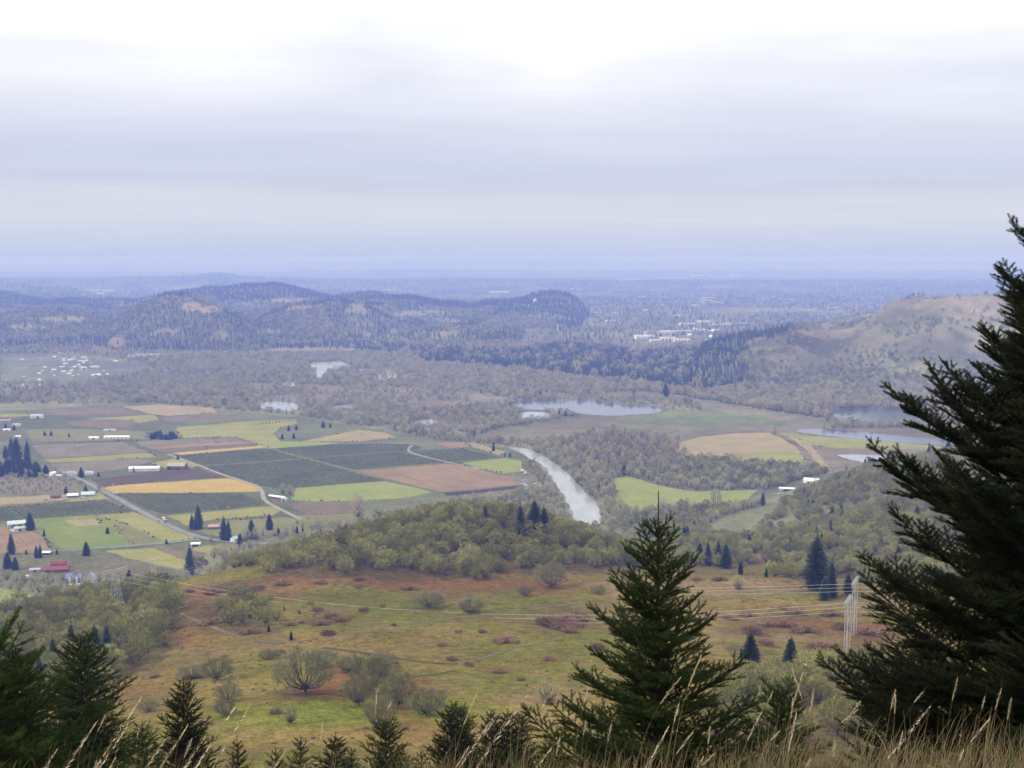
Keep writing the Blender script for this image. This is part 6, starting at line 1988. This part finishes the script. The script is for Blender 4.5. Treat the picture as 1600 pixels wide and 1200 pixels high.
# scrub scattered over the meadow: too many and too small to count
X, Y = jitter_grid(-420, 420, 250, 760, 4.2)
Z = ground_z(X, Y); px, py = to_px(X, Y, Z)
n = fbm(X / 35 + 11, Y / 35, 4)
k = (rng.random(len(X)) < 0.42 * smooth((n - 0.48) / 0.12) + 0.02) & (px > -50) & (px < 1500)
it = [X[k], Y[k], Z[k]]
m = int(k.sum())
M_SCRUB = mat_noise('dry_scrub', (0.17, 0.13, 0.07), (0.24, 0.19, 0.10), 0.8, per_object=0.35, c3=(0.14, 0.13, 0.06))
scrub = [bush(330 + i, 110, 0.5, 0.07, None, 0.7).mesh('scrub', [M_BARK, (M_SCRUB, M_BRAMBLE)[i % 2]]) for i in range(4)]
sz = rng.uniform(0.3, 1.0, m) ** 1.5
scatter_object('meadow_scrub', scrub, np.stack(it, 1), np.stack([np.zeros(m), np.zeros(m), rng.random(m) * 6.28], 1), np.stack([sz * 1.4, sz * 1.2, sz * .8], 1), rng.integers(0, 4, m))

# ------------------------------------------------------------------ foreground firs with needled shoots
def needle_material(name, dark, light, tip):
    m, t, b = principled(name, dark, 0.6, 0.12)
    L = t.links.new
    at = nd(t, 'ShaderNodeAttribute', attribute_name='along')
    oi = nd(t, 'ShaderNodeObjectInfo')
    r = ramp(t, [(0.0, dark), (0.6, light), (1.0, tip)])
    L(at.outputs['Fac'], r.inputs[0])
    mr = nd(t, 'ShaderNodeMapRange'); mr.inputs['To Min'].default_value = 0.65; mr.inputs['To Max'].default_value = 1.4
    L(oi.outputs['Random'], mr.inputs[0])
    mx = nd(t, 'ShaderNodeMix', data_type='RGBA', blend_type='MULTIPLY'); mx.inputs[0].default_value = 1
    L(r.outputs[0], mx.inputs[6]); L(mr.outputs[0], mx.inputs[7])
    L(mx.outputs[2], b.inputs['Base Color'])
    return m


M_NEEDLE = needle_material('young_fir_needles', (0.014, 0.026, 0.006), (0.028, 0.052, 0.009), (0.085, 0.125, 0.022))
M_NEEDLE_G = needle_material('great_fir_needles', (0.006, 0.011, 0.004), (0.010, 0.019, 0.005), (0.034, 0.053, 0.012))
M_SHOOT = pm('shoot_bark', (0.05, 0.035, 0.018), .8)
M_BUD = pm('bud', (0.16, 0.09, 0.05), .7)
M_LIMB = mat_noise('fir_limb_bark', (0.035, 0.026, 0.018), (0.065, 0.05, 0.036), 14.0, bump=0.4)


def shoot_mesh(seed, needles, length, nl, nw, mat):
    """a needled twig lying along +X: stem, brush of needles, bud"""
    r = np.random.default_rng(seed)
    V, F, M, S = [], [], [], []

    def tri(a, b, c, m, s):
        n = len(V); V.extend([a, b, c]); F.append((n, n + 1, n + 2)); M.append(m); S.extend(s)
    g = Geo(); g.limb((0, 0, 0), (length, 0, 0), .0022, .0012, 0, 3)
    for f in g.F:
        tri(*[tuple(g.V[i]) for i in f], 1, (0, 0, 0))
    for i in range(needles):
        t = (i + r.random()) / needles
        a = r.random() * 6.283
        # fewer needles on the underside, swept forward
        rad = np.array((0, math.cos(a), math.sin(a) * 0.85 + 0.12))
        fw = 0.55 + 0.5 * t + r.normal() * 0.12
        d = np.array((fw, rad[1], rad[2])); d /= np.linalg.norm(d)
        p = np.array((t * length, 0, 0)) + rad * .0015
        w = np.cross(d, rdir(r)); w /= np.linalg.norm(w) + 1e-9
        l = nl * r.uniform(.75, 1.15) * (1 - .25 * t)
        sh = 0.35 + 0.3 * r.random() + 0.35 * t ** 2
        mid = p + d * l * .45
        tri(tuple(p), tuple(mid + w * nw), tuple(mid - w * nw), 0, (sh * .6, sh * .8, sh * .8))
        tri(tuple(mid + w * nw), tuple(p + d * l), tuple(mid - w * nw), 0, (sh * .8, sh, sh * .8))
    e = length
    tri((e, .002, 0), (e, -.002, .001), (e + .007, 0, 0), 2, (0, 0, 0)); tri((e, 0, .002), (e, 0, -.002), (e + .007, 0, 0), 2, (0, 0, 0))
    me = new_mesh('shoot', V, np.array(F, np.int32), [mat, M_SHOOT, M_BUD], M)
    at = me.attributes.new('along', 'FLOAT', 'POINT'); at.data.foreach_set('value', np.array(S, np.float32))
    return me


SHOOT_L = 0.105


def build_fir(name, label, base, H, R, seed, whorl_gap=0.30, per=6, fine=1.0, mat=M_NEEDLE, up_top=62, up_low=18, leader=0.45, shape=0.85, second=None, keep=None, low=0.06, side_step=0.055, dens=1.0, lean=(0, 0)):
    """Douglas fir: trunk, whorled ascending limbs with flat side sprays, every outer twig clothed in needled shoots"""
    r = np.random.default_rng(seed)
    root = bpy.data.objects.new(name, None); COL.objects.link(root); root.location = base
    tag(root, label, 'fir tree')
    tr = Geo(); lg = Geo()
    P, D, S = [], [], []          # shoots: position, direction, size

    def shoots_along(a, b, s=1.0):
        L = np.linalg.norm(b - a)
        st = SHOOT_L * 0.80 * fine * s
        n = max(1, int(round(L / st)))
        d = (b - a) / (L + 1e-9)
        for i in range(n):
            P.append(a + d * L * i / n); D.append(d + rdir(r) * .06); S.append(s * fine * L / n / (SHOOT_L * 0.80 * fine) if n == 1 else s * fine)

    def limb(o, az, el, L, droop):
        u = np.array((math.cos(az), math.sin(az), 0)); side = np.array((-u[1], u[0], 0))
        pts = [np.array(o, float)]
        nseg = max(4, int(L / 0.14)); e = el
        bend = r.normal() * .10
        for i in range(nseg):
            f = i / nseg
            e2 = e - droop * math.sin(f * math.pi) + droop * 0.9 * f * f
            uu = u * math.cos(bend * f) + side * math.sin(bend * f)
            pts.append(pts[-1] + (uu * math.cos(e2) + np.array((0, 0, math.sin(e2)))) * L / nseg)
        r0 = 0.004 + 0.011 * L
        for i in range(nseg):
            lg.limb(pts[i], pts[i + 1], r0 * (1 - i / nseg) + .002, r0 * (1 - (i + 1) / nseg) + .002, 0, 4)
        # clothe the outer part of the limb itself
        for i in range(nseg):
            f = (i + .5) / nseg
            if f > 0.35:
                shoots_along(pts[i], pts[i + 1], 1.0)
        # side sprays
        sgn = 1; d_ = 0.10 * L
        while d_ < L - 0.03:
            f = d_ / L; i = min(nseg - 1, int(f * nseg)); q = pts[i] + (pts[i + 1] - pts[i]) * (f * nseg - i)
            t = pts[i + 1] - pts[i]; t /= np.linalg.norm(t)
            sl = (0.60 * (L - d_) ** 0.85 + 0.05) * r.uniform(.65, 1.15) * min(1, 0.35 + f * 2.2)
            sl = min(sl, 0.62)
            ang = math.radians(r.uniform(45, 72)); sd = side * sgn
            roll = r.uniform(-.15, .55)
            dd = t * math.cos(ang) + (sd * math.cos(roll) + np.array((0, 0, 1)) * math.sin(roll)) * math.sin(ang)
            dd /= np.linalg.norm(dd)
            e_ = q + dd * sl + np.array((0, 0, -.02 * sl))
            lg.limb(q, e_, .0035, .0018, 0, 3)
            shoots_along(q + dd * sl * .10, e_, .92)
            if sl > 0.16:
                k2 = 0.08; s2 = 1
                n2 = np.cross(dd, np.array((0, 0, 1))); n2 /= np.linalg.norm(n2) + 1e-9
                while k2 < sl - .05:
                    l2 = (sl - k2) * .5 * r.uniform(.6, 1.2) + .03
                    d2 = dd * .72 + n2 * s2 * .66 + np.array((0, 0, r.uniform(-.05, .3))); d2 /= np.linalg.norm(d2)
                    o2 = q + dd * k2
                    lg.limb(o2, o2 + d2 * l2, .002, .0012, 0, 3)
                    shoots_along(o2, o2 + d2 * l2, .85)
                    k2 += 0.075 * fine / dens; s2 = -s2
            d_ += side_step * fine / dens * r.uniform(.8, 1.2); sgn = -sgn

    def stem(b, H_, R_, lead, lowz):
        nt = 14
        T = [np.array(b) + np.array((lean[0] * (i / nt) ** 1.5 * H_, lean[1] * (i / nt) ** 1.5 * H_, H_ * i / nt)) for i in range(nt + 1)]
        for i in range(nt):
            f = i / nt
            tr.limb(T[i], T[i + 1], (0.012 * H_) * (1 - f) + .004, (0.012 * H_) * (1 - (i + 1) / nt) + .004, 0, 8)
        at = lambda z: T[min(nt - 1, int(z / H_ * nt))] + (T[min(nt, int(z / H_ * nt) + 1)] - T[min(nt - 1, int(z / H_ * nt))]) * (z / H_ * nt - int(z / H_ * nt))
        shoots_along(at(H_ - lead), at(H_ * .999), .5)
        z = H_ - lead; k = 0; a0 = r.random() * 6.28
        while z > H_ * lowz:
            f = 1 - z / H_
            Lw = R_ * (f ** shape)
            n = per if f > .3 else 5
            el = math.radians(up_top + (up_low - up_top) * min(1, f * 1.25))
            for j in range(n):
                az = a0 + j * 6.283 / n + r.normal() * .18
                L = max(.12, Lw * r.uniform(.78, 1.18) / max(.55, math.cos(el)) * .92)
                if keep is None or keep(az):
                    limb(at(z + r.normal() * .02), az, el + r.normal() * .09, L, 0.18 * min(1, f * 2))
            # smaller limbs between whorls
            g_ = whorl_gap * (0.75 + 0.7 * min(1, f * 1.6)) * r.uniform(.9, 1.15)
            for j in range(int(per * .9) if f > .28 else 2):
                az = r.random() * 6.283
                zz = z - g_ * r.uniform(.2, .85)
                if zz > H_ * lowz and (keep is None or keep(az)):
                    limb(at(zz), az, el * .9 + r.normal() * .12, max(.09, Lw * r.uniform(.28, .66)), .1)
            z -= g_; a0 += 0.7; k += 1
    stem((0, 0, 0), H, R, leader, low)
    if second:
        (bx, by, bz), H2, R2 = second
        stem((bx, by, bz), H2, R2, leader * .7, .1)
    link('trunk', tr.mesh('trunk', [M_LIMB]), root)
    link('branches', lg.mesh('branches', [M_LIMB]), root)
    P = np.array(P); D = np.array(D); D /= np.linalg.norm(D, axis=1)[:, None]
    n = len(P)
    rot = np.stack([r.random(n) * 6.283 * 0.25 - .8, -np.arcsin(np.clip(D[:, 2], -1, 1)), np.arctan2(D[:, 1], D[:, 0])], 1)
    S = np.clip(np.array(S), .35 * fine, 1.3 * fine)
    key = (round(fine, 2), mat.name)
    if key not in SHOOTS:
        nn = 110 if fine < 1.3 else 60
        SHOOTS[key] = [shoot_mesh(500 + i, nn, SHOOT_L, .029, .0014 if fine < 1.3 else .0022, mat) for i in range(4)]
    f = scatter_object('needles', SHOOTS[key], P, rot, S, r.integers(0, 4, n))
    f.name = 'needles'
    f.parent = root
    print('FIR', label[:30], 'shoots', n)
    return root


SHOOTS = {}


def fir_at(px, py_top, Y, **kw):
    """stand a fir whose tip shows at a photo point, at a given forward distance; its foot is on the ground"""
    x, ztop = ray_xy(px, py_top, Y)
    x = float(x)
    zg = float(ground_z(np.array([x]), np.array([float(Y)]))[0])
    return dict(base=(x, Y, zg - .05), H=float(ztop) - zg + .05, **kw)


M_NEEDLE_L = needle_material('bright_fir_needles', (0.016, 0.032, 0.006), (0.034, 0.066, 0.009), (0.075, 0.125, 0.018))
build_fir('great_fir', 'great dark Douglas fir filling the right edge, reaching above the horizon', **fir_at(1728, 205, 12.0, R=3.15, seed=31, whorl_gap=.30, per=7, mat=M_NEEDLE_G, up_top=60, up_low=34, leader=.5, shape=.92, low=.06, dens=1.45))
build_fir('young_fir', 'young fir in the middle foreground with a thin bare leader tip', **fir_at(1029, 768, 14.0, R=1.95, seed=42, whorl_gap=.28, per=7, mat=M_NEEDLE, up_top=60, up_low=32, leader=.55, shape=1.12, low=.06, dens=1.0))
build_fir('fir', 'bright green fir cut by the left edge, nearest at the left', **fir_at(-66, 1000, 9.5, R=1.35, seed=53, whorl_gap=.22, per=7, mat=M_NEEDLE_L, up_top=56, up_low=36, leader=.4, shape=.66, low=.12))
build_fir('fir', 'low green fir boughs between young fir and great fir', **fir_at(1222, 1070, 20.0, R=1.35, seed=64, whorl_gap=.25, per=7, fine=1.3, mat=M_NEEDLE, leader=.35, shape=.72, low=.1))
build_fir('fir', 'dark fir low behind the left side of the great fir', **fir_at(1400, 1065, 22.0, R=1.8, seed=66, whorl_gap=.27, per=7, fine=1.6, mat=M_NEEDLE_G, leader=.35, shape=.6, low=.1))
MID = [  # farther down the slope, whole crowns seen from above: photo x, tip row, distance, radius, label
    (125, 990, 36, 2.7, 'tall dark fir right of the bright green one at the left'),
    (20, 1012, 44, 2.8, 'dark fir behind the bright green one at the far left'),
    (286, 1064, 40, 1.9, 'dark pyramid-shaped fir standing apart, third from the left'),
    (222, 1125, 34, 1.2, 'low dark fir top between the two left firs'),
    (370, 1150, 40, .9, 'small fir top just right of the pyramid-shaped fir'),
    (430, 1166, 42, 1.0, 'small fir top, first of the bottom row'),
    (469, 1148, 42, 1.1, 'pointed small fir top, second of the bottom row'),
    (523, 1152, 40, 1.5, 'rounded green fir top, third of the bottom row'),
    (549, 1168, 44, 1.0, 'low bluish fir top in the bottom row'),
    (603, 1122, 40, 1.7, 'taller ragged fir top in the middle of the bottom row'),
    (658, 1170, 42, .9, 'little fir top between two larger ones of the bottom row'),
    (705, 1096, 42, 1.6, 'left tip of the double-topped dark fir in the bottom row'),
    (721, 1099, 44, 1.6, 'right tip of the double-topped dark fir in the bottom row'),
    (768, 1108, 46, 1.5, 'pointed dark fir left of the paired tips in the bottom row'),
    (793, 1107, 46, 1.5, 'dark fir, left of the paired tips in the bottom row'),
    (815, 1112, 48, 1.6, 'dark fir, right of the paired tips in the bottom row'),
    (860, 1160, 40, 1.4, 'dark fir top tucked left of the young fir'),
]
for i, (px, py, Yd, R_, label) in enumerate(MID):
    kw = fir_at(px, py, float(Yd))
    build_fir('fir', label, **kw, R=R_ * 1.1, seed=700 + i, whorl_gap=.27, per=8, fine=2.0, mat=M_NEEDLE_G if i % 3 else M_NEEDLE, up_top=52, up_low=12, leader=.35, shape=.66, low=.25, dens=.9)

# ------------------------------------------------------------------ dry grass at our feet
M_STRAW_G = mat_noise('straw', (0.19, 0.142, 0.072), (0.29, 0.225, 0.125), 3.0, coords='World', rough=.7, c3=(0.14, 0.095, 0.05))
M_SEED = mat_noise('seed_heads', (0.50, 0.40, 0.24), (0.62, 0.52, 0.34), 8.0, coords='World', rough=.8)
M_GREENBLADE = mat_noise('green_blades', (0.10, 0.13, 0.03), (0.17, 0.19, 0.06), 3.0, coords='World', rough=.6)


def grass_blades():
    r = np.random.default_rng(77)
    V, F, M = [], [], []

    def strip(P, w0, m, face):
        n0 = len(V)
        for i, p in enumerate(P):
            w = w0 * (1 - (i / (len(P) - 1)) ** 1.6 * .85)
            V.append(tuple(p - face * w)); V.append(tuple(p + face * w))
        for i in range(len(P) - 1):
            a = n0 + 2 * i
            F.append((a, a + 1, a + 3)); M.append(m); F.append((a, a + 3, a + 2)); M.append(m)

    def stalk(x, y, h, lean, az, head, w=.0011, m=0):
        z = float(lip_z(x, y)) - .02
        d = np.array((math.cos(az), math.sin(az), 0))
        P = []; p = np.array((x, y, z)); n = 8 if h > .2 else 4
        for i in range(n + 1):
            P.append(p.copy()); e = math.pi / 2 - lean * (.25 + 1.1 * (i / n) ** 1.4)
            p = p + (d * math.cos(e) + np.array((0, 0, math.sin(e)))) * h / n
        face = np.cross(d, (0, 0, 1)); face = face * math.cos(.7) + d * math.sin(.7) * .6
        strip(P, w, m, face); strip(P, w * .8, m, np.array((face[1], -face[0], 0.2)))
        if head:
            a, b = P[-3], P[-1]; t = (b - a); L = np.linalg.norm(t) * head; t /= np.linalg.norm(t)
            for k in range(int(46 * head)):
                f = k / (46 * head)
                c = a + t * L * f * 1.1
                o = np.cross(t, rdir(r)); o /= np.linalg.norm(o) + 1e-9
                rr_ = .0055 * math.sin(math.pi * min(1, f * .9 + .1)) * r.uniform(.7, 1.3) + .001
                e = c + o * rr_ + t * .009
                s = np.cross(t, o) * .0018
                n0 = len(V); V.extend([tuple(c + s), tuple(c - s), tuple(e)]); F.append((n0, n0 + 1, n0 + 2)); M.append(1)
                n0 = len(V); V.extend([tuple(e), tuple(c + o * rr_ * 1.1), tuple(e + t * .007)]); F.append((n0, n0 + 1, n0 + 2)); M.append(1)

    def lip_z(x, y):
        return ground_z(np.array([x]), np.array([y]))[0]
    # short litter and blades; thick at the right, thin in the middle, tufty at the left
    _z = None
    xs = r.uniform(-3.6, 4.4, 15000); ys = r.uniform(2.6, 5.0, 15000)
    pxs = 800 + FPX * xs / ys * .99
    for x, y, p in zip(xs, ys, pxs):
        if p < -700 or p > 2600:
            continue
        dn = .50 if p > 1180 else .26 if p > 860 else .22 if p > 620 else .06 if p > 320 else .12
        if r.random() > dn:
            continue
        tall = (.28 if p > 1180 else .18 if p > 820 else .20)
        h = tall * r.uniform(.45, 1.1)
        stalk(x, y, h, r.uniform(.15, 1.0), r.normal() * .9 + .2, 0, .0010 + .0006 * r.random(), 0 if r.random() < .86 else 2)
    # short dense straw
    for x, y in zip(r.uniform(-3.6, 4.4, 42000), r.uniform(2.9, 4.9, 42000)):
        p = 800 + FPX * x / y
        if p < -700 or p > 2600 or r.random() > (.50 if p > 1150 else .24 if p > 820 else .25 if p > 600 else .12):
            continue
        stalk(x, y, r.uniform(.05, .19 if p > 1150 else .15), r.uniform(.2, 1.3), r.random() * 6.28, 0, .0013, 0 if r.random() < .8 else 2)
    # tall flowering stalks
    for c in range(170):
        x = r.uniform(-2.1, 2.4); y = r.uniform(3.0, 5.2); p = 800 + FPX * x / y
        if p < -700 or p > 2600 or (p < 640 and r.random() < .62) or (640 < p < 860 and r.random() < .15):
            continue
        stalk(x, y, r.uniform(.26, .50), r.uniform(.1, .75), r.normal() * .6 + .25, r.choice((0, .5, .8, 1.0)) , .0011)
    for p, ytip, hd in [(60, 1170, 1.6), (85, 1160, 1.8), (110, 1176, 1.6), (20, 1185, 1.2), (180, 1165, 1.3), (205, 1160, 1.4), (222, 1165, 1.4), (290, 1110, .9), (330, 1165, .9), (150, 1165, 1.2), (215, 1120, .8), (700, 1115, 1.0), (690, 1100, 1.2), (785, 1150, 1.0), (985, 1165, 1.2), (1355, 1080, 1.0)]:
        y = r.uniform(2.5, 3.3); x = float(ray_xy(p, 1200, y)[0]) - .12
        zt = CAM_Z - y * float(tan_dep(ytip)); h = max(.2, zt - float(lip_z(x, y)))
        stalk(x, y, h * 1.12, .55, .15 + r.normal() * .2, hd * .8, .0013)
    me = new_mesh('dry_grass', V, np.array(F, np.int32), [M_STRAW_G, M_SEED, M_GREENBLADE], M)
    tag(link('dry_grass', me), kind='stuff')
    print('GRASS tris', len(F))


grass_blades()
